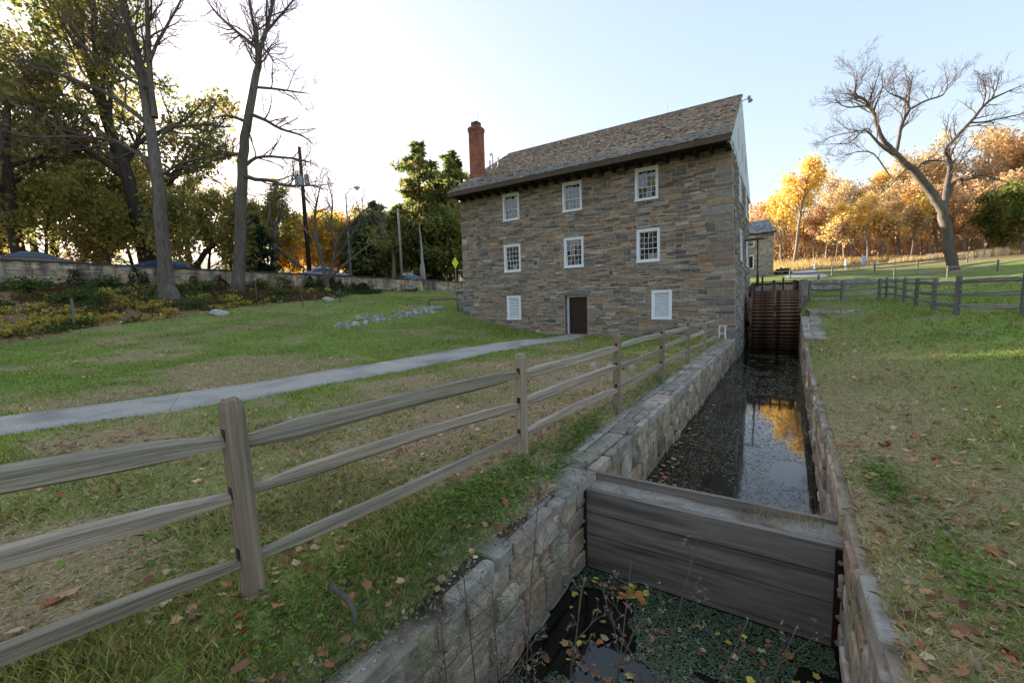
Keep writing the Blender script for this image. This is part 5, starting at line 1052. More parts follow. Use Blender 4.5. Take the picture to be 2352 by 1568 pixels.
cd2 = conifer('cedar_tree', 'x', 15, .36, 202, EVG, 1.3, -.25, .50, .18, 17000, .23, .4); stand(cd2, 1012, 60, 1.08, 1, 'broad dense cedar touching the left corner of the mill', CG)
stand(copy_tree(cd), 1048, 58, .98, 2, 'slim cedar half hidden behind the mill chimney', CG); stand(copy_tree(cd2), 925, 60, .78, 3, 'rounded dark cedar crown beside the pale pole', CG)
pn = conifer('pine_tree', 'x', 13, .3, 203, [(.08, .12, .045), (.11, .145, .055), (.15, .165, .055), (.06, .09, .035)], 1.1, -.05, .44, .12, 12000, .22, .35); stand(copy_tree(cd2), 955, 72, .9, 5, 'far broad cedar behind the tall ragged cedar', CG); stand(copy_tree(cd), 1035, 70, .95, 4, 'farthest cedar spire beside the mill corner', CG); stand(pn, 870, 68, 1.0, 0, 'blue green pine behind the street lamp', CG)
stand(copy_tree(pn), 835, 64, .80, 2, 'shorter pine left of the blue green pine', CG); stand(copy_tree(pn), 895, 76, .95, 4, 'farther pine between the lamp and the cedars', CG)
dk = conifer('yew_tree', 'x', 9, .25, 204, [(.02, .035, .015), (.03, .045, .02), (.04, .055, .025)], 1.3, -.2, .36, .05, 9000, .2, .3); stand(dk, 592, 46, .82, 0, 'low dark yew behind the second bare trunk', CG); stand(copy_tree(dk), 845, 58, .75, 2, 'dark low evergreen below the pines', CG); stand(copy_tree(dk), 1000, 64, .9, 3, 'dark evergreen behind the white snag', CG)
# ---------------------------------------------------------------- broadleaf trees beyond the road on the left
LG = 'trees beyond the road on the left'
oakpal = [(.11, .135, .04), (.16, .17, .045), (.23, .21, .055), (.34, .28, .07), (.27, .18, .065)]
oak = proto('oak_tree', 'large backlit oak turning yellow behind the first bare trunk', 'tree', 19, .52, oakpal, 19000, .17, dict(c=[15, 9, 6, 4], t0=[.22, .25, .2, .15], ang=[.75, .8, .75, .7], lr=[.55, .5, .5, .5]), m_bark_dark, 301, .30, 2.2, group=LG); stand(oak, 345, 41, 1.42, .6)
dko = proto('oak_tree', 'x', 'tree', 17, .48, [(.12, .135, .045), (.16, .155, .05), (.10, .115, .04), (.21, .175, .055), (.18, .13, .055)], 5600, .22, dict(c=[14, 8, 6, 4], t0=[.25, .25, .2, .15], ang=[.85, .8, .75, .7], lr=[.52, .5, .5, .5]), m_bark_dark, 302, .35, 2.2, group=LG); stand(dko, 55, 36, 1.1, 0, 'dark trunked oak with thinning leaves at the left edge')
brn = proto('understory_tree', 'x', 'tree', 9.5, .17, [(.22, .17, .055), (.26, .20, .06), (.18, .18, .045), (.15, .16, .04)], 3900, .21, dict(bushy, max=3), m_bark_dark, 303, .45, 1.5, group=LG, lv=2)
ORDL = ['leftmost', 'second', 'third', 'fourth', 'fifth', 'sixth', 'seventh', 'eighth', 'ninth']
for i, (px, zc, s) in enumerate(((-60, 36, 1), (30, 41, 1.1), (110, 37, .95), (190, 42, 1.15), (255, 38, .9), (310, 45, 1.05), (420, 40, .92), (480, 45, 1.0), (530, 42, .72))): stand(brn if i == 0 else copy_tree(brn), px, zc, s, i*1.3, f'russet olive understory tree, {ORDL[i]} from the left behind the wall', LG)
grn = proto('roadside_tree', 'x', 'tree', 13, .22, [(.15, .16, .035), (.20, .19, .04), (.28, .23, .05), (.11, .13, .03)], 7000, .20, dict(tall, t0=[.25, .2, .2, .15], c=[15, 6, 5, 3]), m_bark_dark, 304, .4, 2, group=LG); stand(grn, 640, 56, .95, 0, 'loose yellow green tree left of the utility pole'); stand(copy_tree(grn), 600, 62, .85, 2, 'smaller green tree behind the second bare trunk'); stand(copy_tree(grn), 672, 66, .82, 4, 'far green tree just behind the utility pole')
gld = proto('golden_tree', 'x', 'tree', 10, .2, [(.60, .38, .06), (.55, .28, .06), (.45, .32, .06), (.25, .22, .05)], 9000, .24, bushy, m_bark_dark, 305, .45, 1.5, group=LG)
for i, (px, zc, s) in enumerate(((735, 62, .92), (775, 66, .98), (815, 70, .95), (700, 74, 1.0), (665, 58, .62), (755, 84, 1.25), (850, 88, 1.3), (915, 86, 1.1))): stand(gld if i == 0 else copy_tree(gld), px, zc, s, i*1.7, f'golden backlit tree, {ORD[i]} of the bright clump behind the utility pole', LG)
for i, (px, zc, s) in enumerate(((-260, 48, 1.2), (-120, 55, 1.25), (20, 58, 1.2), (130, 60, 1.2), (240, 64, 1.1), (340, 62, 1.0), (440, 66, .85), (520, 70, .85), (560, 76, .8), (-420, 44, 1.2), (-620, 40, 1.2))): stand(copy_tree(dko), px, zc, s, i*.9, f'dark olive tree, {ORD[i]} in the deeper row of the roadside wood', LG)
for i, (px, zc, s) in enumerate(((90, 80, 1.3), (230, 84, 1.3), (360, 88, 1.2), (-80, 76, 1.3), (-260, 66, 1.3))): stand(copy_tree(dko), px, zc, s, i*1.9+.5, f'distant olive tree, {ORD[i]} on the rise behind the roadside wood', LG)
RB = ((-44, -52, .7), (-37, -56, .75), (-30, -50, .65), (-23, -54, .7), (-16, -51, .85), (-9, -53, 1.15), (-2, -50, 1.1), (6, -54, 1.0))
for i, (x, y, s) in enumerate(RB): place(copy_tree(dko), x, y, s, i*1.1, f'olive tree, {ORD[i]} in the leafy row behind the viewer mirrored in the panes', group='leafy trees behind the viewer mirrored in the windows')
# trees behind the viewer, mirrored in the window panes
BG = 'bare trees behind the viewer mirrored in the windows'
for i, (x, y, s) in enumerate(((-32, -62, 1.0), (-22, -70, .9), (-12, -58, .85), (0, -66, 1.0), (12, -60, .8), (24, -68, 1.0), (38, -58, .95), (52, -64, 1.0))): place(copy_tree(PR_['bare']), x, y, s, i, f'bare tree, {ORD[i]} in the row behind the viewer mirrored in the panes', group=BG)
# ---------------------------------------------------------------- surveyed bare trees
def hero(name, label, base_zc, limbs, seed, bark, S, pxr=1., twig=None, depth_amp=1.5):
    rng = np.random.default_rng(seed); out = []; b = P(limbs[0][0][0], limbs[0][0][1], base_zc); t = thing(name, label, 'tree', (b[0], b[1], b[2]))
    anchors = {}
    for li_, limb in enumerate(limbs):
        n = len(limb); amp = 0 if li_ == 0 else rng.uniform(-1, 1)*depth_amp; pp = []; rr = []
        dz0 = 0
        if li_:                                         # start at the depth of the nearest point already built
            allp = [(q, z) for L2 in anchors.values() for q, z in L2]; q0 = np.array(limb[0][:2]); dz0 = min(allp, key=lambda a: np.linalg.norm(np.array(a[0])-q0))[1]
        rec = []
        for k, (x, y, r) in enumerate(limb):
            dz = dz0+amp*k/(n-1); zc = base_zc+dz; pp.append(P(x, y, zc)); rr.append(r*zc/FPX*pxr); rec.append(((x, y), dz))
        anchors[li_] = rec; pp = np.array(pp); rr = np.array(rr)
        f = np.linspace(0, n-1, 3*(n-1)+1); pp2 = np.stack([np.interp(f, range(n), pp[:, j]) for j in range(3)], -1); k3 = pp2.copy(); k3[1:-1] = pp2[1:-1]*.5+(pp2[:-2]+pp2[2:])*.25; rr2 = np.interp(f, range(n), rr)
        k3[1:-1] += rng.normal(0, .02, (len(k3)-2, 3))*rr2[1:-1, None]*4
        rr2 = rr2*np.clip((1-np.linspace(0, 1, len(rr2)))/.3+.22, 0, 1); lvl = 0 if li_ == 0 else 1; out.append((lvl, k3, rr2)); Lm = np.linalg.norm(np.diff(k3, axis=0), axis=1).sum()
        spawn(out, rng, k3, np.minimum(rr2*.8, .12), max(5.5, min(Lm, 10)), 1, S, t0=.62 if li_ == 0 else .18, cnt=int(S['hc'][0 if li_ == 0 else 1]*max(.7, min(Lm, 12)/8)))
        if li_ == 0:                                    # root flare
            a = k3[0]; out.append((0, np.array([a-[0, 0, .5], a+[0, 0, .02], a+(k3[1]-a)*.6]), np.array([rr2[0]*1.5, rr2[0]*1.28, rr2[0]*1.0])))
    tree_parts(out, t, bark, None, rng, seed, local=False); return t, out
HS = dict(SPEC, max=4, c=[0, 7, 6, 5], ang=[.8, .75, .7, .65], lr=[.4, .42, .55, .6], rr=[.6, .62, .62, .62], n=[9, 6, 5, 4, 3], wig=[.05, .14, .17, .2, .22], rmin=.007, hc=(18, 13), lift=.14)
tA, _ = hero('bare_tree', 'large bare grey tree before the road wall with long limbs spreading left', 28.5, [
 [(385, 672, 19), (377, 610, 15.5), (371, 520, 14.5), (364, 430, 14), (352, 330, 12.5), (337, 230, 11.5), (322, 160, 10.5), (305, 85, 8.5), (278, 0, 6.5), (255, -80, 4)],
 [(356, 270, 7.5), (346, 190, 6.5), (341, 110, 6), (339, 22, 5), (331, -60, 3)], [(345, 140, 4), (362, 95, 3.5), (385, 58, 3), (414, 4, 2.2), (430, -40, 1.5)],
 [(345, 292, 6.5), (293, 245, 5.5), (238, 209, 5), (194, 194, 4.5), (157, 176, 3.6), (84, 157, 2.8), (30, 140, 1.8)],
 [(362, 390, 6), (322, 355, 5), (278, 330, 4.5), (238, 319, 4.2), (165, 313, 3.8), (73, 317, 3.2), (29, 304, 2.6), (-15, 294, 2)],
 [(333, 203, 4.5), (293, 180, 3.8), (271, 157, 3.2), (205, 121, 2.6), (165, 73, 1.8), (140, 30, 1.2)], [(372, 308, 5), (396, 289, 4.2), (454, 289, 3.8), (472, 282, 3.2), (513, 293, 2.4), (556, 289, 1.6)],
 [(376, 400, 4), (414, 374, 3.2), (476, 359, 2.2), (520, 345, 1.2)], [(322, 150, 4), (285, 60, 3), (240, 15, 2.4), (180, -10, 1.6)], [(300, 60, 3), (275, 55, 2.5), (225, 60, 2), (180, 50, 1.2)]], 401, m_bark, HS, pxr=.9)
tB, _ = hero('bare_tree', 'tall slender bare grey tree in front of the wall, forked high above the second trunk', 32.5, [
 [(548, 676, 17), (550, 610, 13.5), (551, 560, 13), (553, 476, 12.5), (557, 366, 11.5), (566, 293, 10), (579, 227, 9), (590, 165, 8), (595, 124, 7), (586, 73, 5), (572, 0, 4), (560, -70, 2.5)],
 [(593, 130, 5.5), (612, 70, 4.8), (628, 0, 3.8), (645, -70, 2)], [(591, 112, 4.5), (545, 75, 3.6), (500, 35, 2.8), (470, -5, 2)], [(610, 75, 3), (650, 30, 2.4), (690, -20, 1.5)],
 [(574, 262, 5), (608, 275, 4), (645, 297, 3.2), (696, 311, 2.4), (725, 337, 1.4)], [(558, 385, 5), (586, 361, 4), (623, 359, 3.4), (689, 366, 2.6), (733, 381, 1.6)], [(556, 402, 6), (586, 412, 5), (623, 414, 4.4), (652, 427, 3.8), (696, 427, 2.8), (725, 425, 2.2), (746, 440, 1.3)],
 [(640, 422, 3), (622, 452, 3), (619, 491, 2.6), (612, 520, 1.6)], [(566, 280, 4), (524, 264, 3.4), (487, 271, 2)], [(555, 355, 5), (527, 353, 4.4), (513, 361, 2)], [(583, 200, 3.6), (637, 205, 2.8), (685, 212, 2), (718, 216, 1.1)], [(600, 105, 3), (622, 130, 2), (633, 150, 1.3)]], 402, m_bark, HS, pxr=.9)
z2 = lambda x, y, r: (1636.5+x*.3662, 172.3+y*.3662, r*.3662)
tC, _ = hero('bare_tree', 'large leaning bare tree on the right field, its trunk forked low', 45, [[z2(*a) for a in L] for L in (
 [(1512, 1235, 33), (1490, 1100, 35), (1465, 980, 33), (1440, 850, 32), (1410, 790, 30), (1330, 680, 27), (1270, 610, 26), (1200, 550, 23), (1130, 480, 19), (1060, 400, 15), (1030, 310, 13), (1015, 240, 12), (985, 200, 11), (950, 150, 9), (885, 122, 7), (905, 60, 6), (905, 0, 4), (890, -80, 2.5)],
 [(1440, 850, 24), (1462, 790, 21), (1472, 700, 19), (1493, 590, 16), (1482, 510, 13), (1445, 478, 12), (1540, 380, 11), (1620, 295, 10), (1690, 205, 9), (1750, 150, 8), (1860, 100, 6), (1954, 60, 4.5), (2060, 15, 3)],
 [(1610, 300, 7), (1700, 297, 6), (1850, 265, 5), (1954, 240, 4), (2060, 190, 2.5)], [(1485, 760, 11), (1502, 690, 10), (1540, 652, 9), (1590, 662, 8.5), (1690, 622, 7), (1800, 660, 5), (1954, 700, 3)],
 [(1150, 490, 12), (1172, 390, 11), (1185, 305, 11), (1240, 215, 10), (1205, 150, 7), (1112, 120, 5), (1060, 60, 3)], [(1240, 215, 8), (1330, 162, 6.5), (1450, 130, 5.5), (1470, 70, 4), (1540, 10, 2.5)], [(1225, 180, 6), (1240, 80, 5), (1262, -20, 3)],
 [(1265, 620, 10), (1300, 560, 8), (1360, 535, 6.5), (1480, 540, 5)], [(1130, 495, 12), (1050, 440, 10), (990, 370, 7), (960, 345, 5.5), (930, 360, 4.5), (860, 430, 4), (800, 432, 3), (715, 432, 1.8)], [(960, 345, 4.5), (870, 360, 3.5), (760, 382, 2.5), (680, 410, 1.5)],
 [(985, 205, 7), (940, 195, 6), (860, 205, 5), (800, 190, 4), (780, 150, 3), (650, 152, 1.6)], [(985, 200, 5), (1040, 120, 4), (1080, 60, 3), (1075, 0, 2)], [(1235, 580, 7), (1185, 615, 5), (1120, 690, 4), (1060, 740, 3), (990, 790, 1.6)], [(1115, 640, 6), (1010, 480, 5), (900, 480, 3.6), (800, 520, 2)], [(1690, 205, 5), (1720, 110, 4), (1690, 10, 2.5)], [(1750, 150, 5), (1790, 60, 3.5), (1800, -20, 2)])], 403, m_bark, dict(HS, hc=(18, 13), rmin=.009), pxr=.84, depth_amp=3.5)
# multi stemmed young tree in front of the wall, smaller stems along the road
tD, _ = hero('multistem_tree', 'small bare multi stemmed tree standing before the road wall', 38, [[(753, 690, 6), (752, 655, 5), (742, 610, 4.2), (728, 560, 3.6), (722, 500, 3), (730, 450, 2.2), (745, 400, 1.2)], [(750, 650, 4.2), (766, 600, 3.6), (775, 550, 3), (800, 520, 2.4), (840, 480, 1.6), (870, 455, 1)], [(746, 622, 3.4), (735, 570, 2.6), (700, 525, 2), (672, 500, 1.3)], [(770, 575, 2.6), (760, 520, 2.2), (765, 460, 1.6), (750, 410, 1)], [(755, 640, 3), (800, 600, 2.4), (850, 560, 1.8), (885, 548, 1)], [(765, 600, 2.6), (805, 545, 2), (830, 500, 1.4), (815, 450, .9)]], 404, m_bark, dict(HS, max=4, hc=(9, 8)), depth_amp=1.5)
tE, _ = hero('leaning_tree', 'crooked grey tree behind the wall between the bare trunks and utility pole', 48, [[(622, 622, 7), (632, 585, 6), (628, 540, 5), (640, 500, 3.5), (655, 470, 2)], [(600, 622, 4.5), (588, 580, 3.6), (575, 540, 2.2)], [(628, 560, 4), (660, 590, 3.4), (690, 612, 2.4), (712, 625, 2)]], 405, m_bark, dict(HS, hc=(8, 7)))
tF, _ = hero('leaning_tree', 'leaning dark trunk behind the wall between the two tall bare trees', 42, [[(452, 608, 6), (480, 570, 5.6), (510, 540, 5), (535, 500, 4), (548, 470, 3)], [(520, 530, 3), (560, 525, 2.2), (600, 490, 1.4)], [(440, 600, 3.6), (428, 540, 3), (420, 470, 2.2), (425, 400, 1.2)]], 406, m_bark_dark, dict(HS, hc=(8, 6)))
tG, _ = hero('roadside_tree', 'small pale roadside tree left of the pale pole', 56, [[(905, 640, 5), (905, 590, 4.4), (898, 560, 3.4), (880, 520, 2.2), (862, 490, 1.2)], [(905, 588, 3), (925, 560, 2.2), (945, 545, 1.4)]], 407, m_bark_pale, dict(HS, hc=(9, 8)))
# ================================================================ low vegetation
rng = np.random.default_rng(77)
def gzt(x, y):                                         # ground height including the lip that dips under the race coping
    z = gz(x, y); e = xl_canal(y)-.47+.34*(y < -17.3); t = np.clip((x-9.38)/np.maximum(.05, e-9.38), 0, 1)*((x > 9.38) & (x < 10.5) & (y > Y0C) & (y < 0)); return z*(1-t)+np.minimum(z, np.where(y < -17.3, -.062, -.13))*t
def in_path(x, y):
    A = np.array(PL); B = np.array(PR); o = np.argsort(A[:, 1]); l = np.interp(y, A[o, 1], A[o, 0]); o = np.argsort(B[:, 1]); r = np.interp(y, B[o, 1], B[o, 0]); return (x > l-.03) & (x < r+.03) & (y > -26)
def in_mill(x, y): return (x > -5.3) & (x < 10.2) & (y > -.05) & (y < 12.1)
def in_race(x, y): return (x > xl_canal(y)-.44+.33*(y < -17.3)) & (x < xr_canal(y)+.06) & (y > Y0C) & (y < Y1C)
def polar(n, r0, r1, a0=-58, a1=58):
    r = np.exp(rng.uniform(math.log(r0), math.log(r1), n)); a = YAW+np.radians(rng.uniform(a0, a1, n)); return CAM[0]-np.sin(a)*r, CAM[1]+np.cos(a)*r, r
# ---- ivy and leaves on the bank in front of the road wall
n = 60000; s = rng.uniform(0, .75, n)*WLEN; d = rng.uniform(.05, 11, n); x = WA[0]+WT[0]*s+WN[0]*d; y = WA[1]+WT[1]*s+WN[1]*d
L_, _, _, _ = zone(x, y); keep = (L_ > rng.uniform(.15, .9, n)) & (vnoise(x, y, 1.5, 40) > .22); x, y, d, s = x[keep], y[keep], d[keep], s[keep]; z = gz(x, y)
h = rng.uniform(0, 1, len(x))**2*(.15+.55*np.clip(vnoise(x, y, 1.1, 41)-.45, 0, 1)*2); pts = np.c_[x, y, z+.03+h]
w = vnoise(x, y, 1.7, 42)+rng.normal(0, .12, len(x)); yl = vnoise(x, y, 1.3, 43)+rng.normal(0, .15, len(x)); al_ = s/WLEN
cols = np.where((w > .52)[:, None], np.array((.055, .085, .028)), np.array((.115, .070, .035))); cols = np.where(((yl > .74-.10*(d > 5)) & (al_ < .6))[:, None], np.array((.33, .26, .06)), cols); cols = np.where(((al_ > .48) & (w > .30))[:, None], np.array((.035, .065, .025)), cols)
cols = cols*(rng.uniform(.6, 1.35, len(x)))[:, None]
V, F, C_ = leaf_quads(pts, .13, rng, cols, .2, 1.2); tag(link('bank_ground_cover', mesh_np('bank_ground_cover', V, F, m_leaf, C_)), 'ivy, yellow seedlings and leaf litter covering the bank below the road wall', 'ground cover', kind='stuff')
# ---- yellow shrubs on the bank: individuals
def shrub_proto(name, seed, pal, n, h, w, size):
    r = np.random.default_rng(seed); t = thing(name, 'x', 'shrub', (0, 0, 0), 'shrubs on the bank below the road wall'); polys = []; tips = []
    for k in range(11):
        a = r.uniform(0, 6.28); q = np.array((0, 0, -.05)); dd = unit(np.array((math.cos(a)*.7, math.sin(a)*.7, 1.)))
        pp = [q]
        for i in range(5): dd = unit(dd+r.normal(0, .18, 3)+np.array((0, 0, -.02))); q = q+dd*h/4.2*r.uniform(.7, 1.1)*np.array((w/h, w/h, 1)); pp.append(q)
        pp = np.array(pp); polys.append((1, pp, np.linspace(.014, .004, 6))); tips += list(pp[2:])
    V, F = skin(polys, (4, 4)); link('stems', mesh_np('stems', V, F, m_twig), t, True); T = np.array(tips); i = r.integers(0, len(T), n); p = T[i]+r.normal(0, .16*w, (n, 3))*np.array((1, 1, .7)); p[:, 2] = np.maximum(p[:, 2], .03)
    V, F, C_ = leaf_quads(p, size, r, pick_cols(r, n, pal, .3, p, .5, seed), .2, 1.4); link('foliage', mesh_np('foliage', V, F, m_leaf, C_), t, True); return t
ysh = shrub_proto('shrub', 1, [(.38, .29, .055), (.46, .34, .07), (.30, .27, .06), (.20, .20, .05)], 420, .8, 1.0, .11); gsh = shrub_proto('shrub', 2, [(.06, .10, .03), (.09, .12, .035), (.16, .17, .04), (.05, .075, .025)], 700, 1.0, 1.1, .11)
R7 = random.Random(17); first = {}
spots = []
for px in range(-20, 600, 42): 
    b_ = px+R7.uniform(-14, 14); p = hit(b_, np.interp(b_, [0, 300, 600], [770, 726, 692])+R7.uniform(-10, 6)); spots.append((b_, p, ysh, R7.uniform(.35, .62), ''))
for px in range(10, 660, 58):
    b_ = px+R7.uniform(-20, 20); p = hit(b_, np.interp(b_, [0, 300, 660], [715, 695, 672])+R7.uniform(-12, 10)); spots.append((b_, p, ysh if R7.random() < .5 else gsh, R7.uniform(.4, .7), ''))
for px, zc, s in ((655, 37.5, 1.0), (800, 42.3, .9), (730, 39, .8), (250, 28.8, .8), (470, 31.5, .8), (850, 43, .7), (595, 35, .8), (60, 25.5, .9)): spots.append((px, P(px, 680, zc), gsh, s, ''))
spots.sort(key=lambda a: a[0])
for i, (px, zc, pr, s, _) in enumerate(spots):
    t = pr if pr not in first else copy_tree(pr); first[pr] = 1; p = zc; col = 'yellow leaved' if pr is ysh else 'green leaved'
    place(t, p[0], p[1], s, R7.uniform(0, 6), f'low {col} bank shrub, {ORD[i]} from the left below the road wall')
for t in list(bpy.data.objects):
    if t.name.startswith('clipped_bush') and t.type == 'EMPTY':
        n = 900; r = np.random.default_rng(3); v = r.normal(0, 1, (n, 3)); v /= np.linalg.norm(v, axis=1)[:, None]; v = v*np.array((.95, .7, .6))*r.uniform(.7, 1, n)[:, None]; v[:, 2] = abs(v[:, 2])+.05
        V, F, C_ = leaf_quads(v, .14, r, pick_cols(r, n, [(.05, .03, .022), (.07, .045, .03), (.04, .045, .02)], .3)); link('foliage', mesh_np('foliage', V, F, m_leaf, C_), t, True)
# ---- ivy hanging on the wall
def ivy(label, ranges, n, seed):
    r = np.random.default_rng(seed); pts = []
    for (p0, p1, top, bot) in ranges:
        s0, s1 = al(p0), al(p1); k = int(n*(s1-s0)/sum(al(b)-al(a) for a, b, _, _ in ranges)); s = r.uniform(s0, s1, k); edge = np.minimum(1, np.minimum(s-s0, s1-s)/(.2*(s1-s0))); v = bot+(top-bot)*r.uniform(0, 1, k)*np.clip(.3+edge*vnoise(s, s*0, .5, seed)*1.5, 0, 1)
        pts += [rtoW(a, b, r.uniform(.03, .14)) for a, b in zip(s, v)]
    pts = np.array(pts); V, F, C_ = leaf_quads(pts, .10, r, pick_cols(r, len(pts), [(.025, .045, .018), (.04, .06, .022), (.06, .075, .03)], .3), .6, 1.2); tag(link('wall_ivy', mesh_np('wall_ivy', V, F, m_leaf, C_)), label, 'ivy', 'ivy climbing the road wall', 'stuff')
ivy('dark ivy mat climbing the road wall around the multi stemmed tree', ((690, 790, 1.02, -.1), (800, 850, .7, -.1)), 3600, 1); ivy('thin ivy strands over the wall left of the first bare trunk', ((290, 340, 1.0, 0), (150, 190, .8, 0), (430, 450, .7, 0), (490, 520, .8, 0)), 1500, 2)
# ---- grass
N = 430000; x, y, r = polar(N, .75, 46); L_, D_, I_, M_ = zone(x, y)
keep = ~in_path(x, y) & ~in_mill(x, y) & ~in_race(x, y) & (wall_d(x, y) > .1) & (L_ < rng.uniform(.1, .8, N)) & (I_ < rng.uniform(.15, 1.0, N)) & (D_*.72 < rng.uniform(0, 1, N))
x, y, r, D_ = x[keep], y[keep], r[keep], D_[keep]; n = len(x); z = gzt(x, y)-.01
tall_ = np.clip(vnoise(x, y, .9, 50)-.45, 0, 1)*2.2*(x < 9.6)*(r < 8)+np.clip(vnoise(x, y, .35, 52)-.55, 0, 1)*1.8; h = rng.uniform(.022, .055, n)*(1+tall_*1.1); wd = .0032*np.maximum(1, r/3.2)**.9*rng.uniform(.7, 1.4, n); h = h*(1+.012*r)
a = rng.uniform(0, 6.28, n); tilt = rng.uniform(.2, 1.1, n)+D_*.5; b = rng.uniform(0, 6.28, n)
base = np.c_[x, y, z]; sd = np.c_[np.cos(a), np.sin(a), np.zeros(n)]*wd[:, None]; tip = base+np.c_[np.cos(b)*np.sin(tilt), np.sin(b)*np.sin(tilt), np.cos(tilt)]*h[:, None]*1.3
mid = base*.45+tip*.55+np.c_[np.zeros((n, 2)), h*.18]
V = np.stack([base-sd, base+sd, mid+sd*.7, tip, mid-sd*.7], 1).reshape(-1, 3); F = np.arange(5*n).reshape(n, 5)
pal = np.array([(.076, .122, .018), (.10, .154, .022), (.128, .16, .028), (.17, .168, .04), (.056, .09, .016)]); c = pal[np.clip((vnoise(x, y, 2.2, 51)*.8+rng.uniform(0, .45, n))*4, 0, 4).astype(int)]; dryc = np.array((.30, .215, .125))*rng.uniform(.6, 1.3, n)[:, None]
t_ = np.clip(D_*.85+rng.normal(0, .18, n)-.05, 0, 1)[:, None]; c = c*(1-t_)+dryc*t_; c *= rng.uniform(.75, 1.25, n)[:, None]
tag(link('lawn_grass', mesh_np('lawn_grass', V, F, m_grass, np.repeat(c, 5, axis=0))), 'short green autumn lawn grass on both banks of the race', 'grass', kind='stuff')
# dry straw and clippings
N = 130000; x, y, r = polar(N, .8, 24); L_, D_, I_, M_ = zone(x, y); keep = ~in_path(x, y) & ~in_mill(x, y) & ~in_race(x, y) & (D_ > rng.uniform(.25, 1.0, N)) & (wall_d(x, y) > 6)
x, y, r = x[keep], y[keep], r[keep]; n = len(x); z = gzt(x, y)+rng.uniform(.004, .03, n); a = rng.uniform(0, 6.28, n); ln_ = rng.uniform(.03, .09, n)*(1+.05*r); wd = .0016*np.maximum(1, r/3)*rng.uniform(.7, 1.4, n); dz = rng.normal(0, .012, n)
base = np.c_[x, y, z]; tip = base+np.c_[np.cos(a)*ln_, np.sin(a)*ln_, dz]; sd = np.c_[-np.sin(a), np.cos(a), rng.normal(0, .4, n)]*wd[:, None]
V = np.stack([base-sd, base+sd, tip], 1).reshape(-1, 3); c = np.array((.34, .25, .15))*rng.uniform(.45, 1.25, n)[:, None]
tag(link('dry_straw', mesh_np('dry_straw', V, np.arange(3*n).reshape(n, 3), m_litter, np.repeat(c, 3, axis=0))), 'dry straw and mown clippings lying on the banks', 'straw', kind='stuff')
# twigs, grit and crumbled mortar along the race coping
n = 1500; y = np.where(rng.uniform(0, 1, n) < .6, rng.uniform(-20.4, -16.6, n), rng.uniform(-16.6, -4, n)); x = xl_canal(y)-np.abs(rng.normal(.16, .16, n))+.05; z = np.maximum(gzt(x, y), -.09); s_ = rng.uniform(.006, .022, n); Vs = []; Fs = []; Cs = []
oc = np.array([(1, 0, 0), (0, 1, 0), (-1, 0, 0), (0, -1, 0), (0, 0, .7), (0, 0, -.7)]); of = np.array([(0, 1, 4), (1, 2, 4), (2, 3, 4), (3, 0, 4), (1, 0, 5), (2, 1, 5), (3, 2, 5), (0, 3, 5)])
for i in range(n):
    if i % 3: sc = np.array((s_[i], s_[i]*rng.uniform(.5, .9), s_[i]*.6)); c = np.array((.21, .185, .155))*rng.uniform(.5, 1.4)
    else: sc = np.array((rng.uniform(.03, .09), .0022, .0022)); c = np.array((.15, .105, .07))*rng.uniform(.6, 1.3)
    a = rng.uniform(0, 6.28); q = oc*sc; q = np.c_[q[:, 0]*math.cos(a)-q[:, 1]*math.sin(a), q[:, 0]*math.sin(a)+q[:, 1]*math.cos(a), q[:, 2]]; Vs.append(q+np.array((x[i], y[i], z[i]+.008))); Fs.append(of+6*i); Cs.append(np.repeat([c], 6, axis=0))
tag(link('coping_grit', mesh_np('coping_grit', np.concatenate(Vs), np.concatenate(Fs), m_rock, np.concatenate(Cs))), 'grit, twigs and mortar crumbs scattered along the race coping', 'grit', kind='stuff')
# clover and creeping weeds by the fence and on the banks
def patch(cx_, cy_, rx, ry, n): return cx_+rng.normal(0, rx, n), cy_+rng.normal(0, ry, n)
PX = [patch(9.45, -19.15, .16, .5, 2600), patch(9.35, -18.3, .12, .45, 2000), patch(9.45, -17.2, .10, .35, 1500), patch(9.5, -19.9, .12, .2, 900), patch(9.62, -18.2, .07, .8, 1300), patch(9.45, -16.2, .05, .5, 700), patch(9.72, -19.6, .08, .4, 500), patch(9.40, -15.6, .06, .7, 1100), patch(9.42, -12.5, .06, 1.2, 1000), patch(8.2, -19.6, .35, .5, 1000), patch(12.62, -17.6, .1, .5, 800), patch(12.95, -18.55, .12, .2, 700), patch(12.5, -16.2, .08, .3, 500), patch(13.1, -19.2, .3, .3, 700), patch(8.6, -17.6, .2, .8, 700)]
x = np.concatenate([a for a, _ in PX]); y = np.concatenate([b for _, b in PX]); k = (x < xl_canal(y)-.05) | (x > xr_canal(y)+.16); x, y = x[k], y[k]; n = len(x); z = np.maximum(gzt(x, y), np.where((x > xl_canal(y)-.42) & (x < 10.5), -.09, -9))+rng.uniform(.005, .055, n)
dC = np.hypot(x-CAM[0], y-CAM[1]); V, F, C_ = leaf_quads(np.c_[x, y, z], .021*np.clip(dC/2.5, .7, 1.5), rng, pick_cols(rng, n, [(.05, .085, .016), (.07, .11, .02), (.095, .13, .026)], .3), .0, 1.05); V = V.reshape(-1, 4, 3); cz = V[:, :1, 2]; V[:, :, 2] = cz+(V[:, :, 2]-cz)*.35; V = V.reshape(-1, 3)
tag(link('creeping_weeds', mesh_np('creeping_weeds', V, F, m_grass, C_)), 'green clover and creeping weeds beside the fence and race coping', 'weeds', kind='stuff')
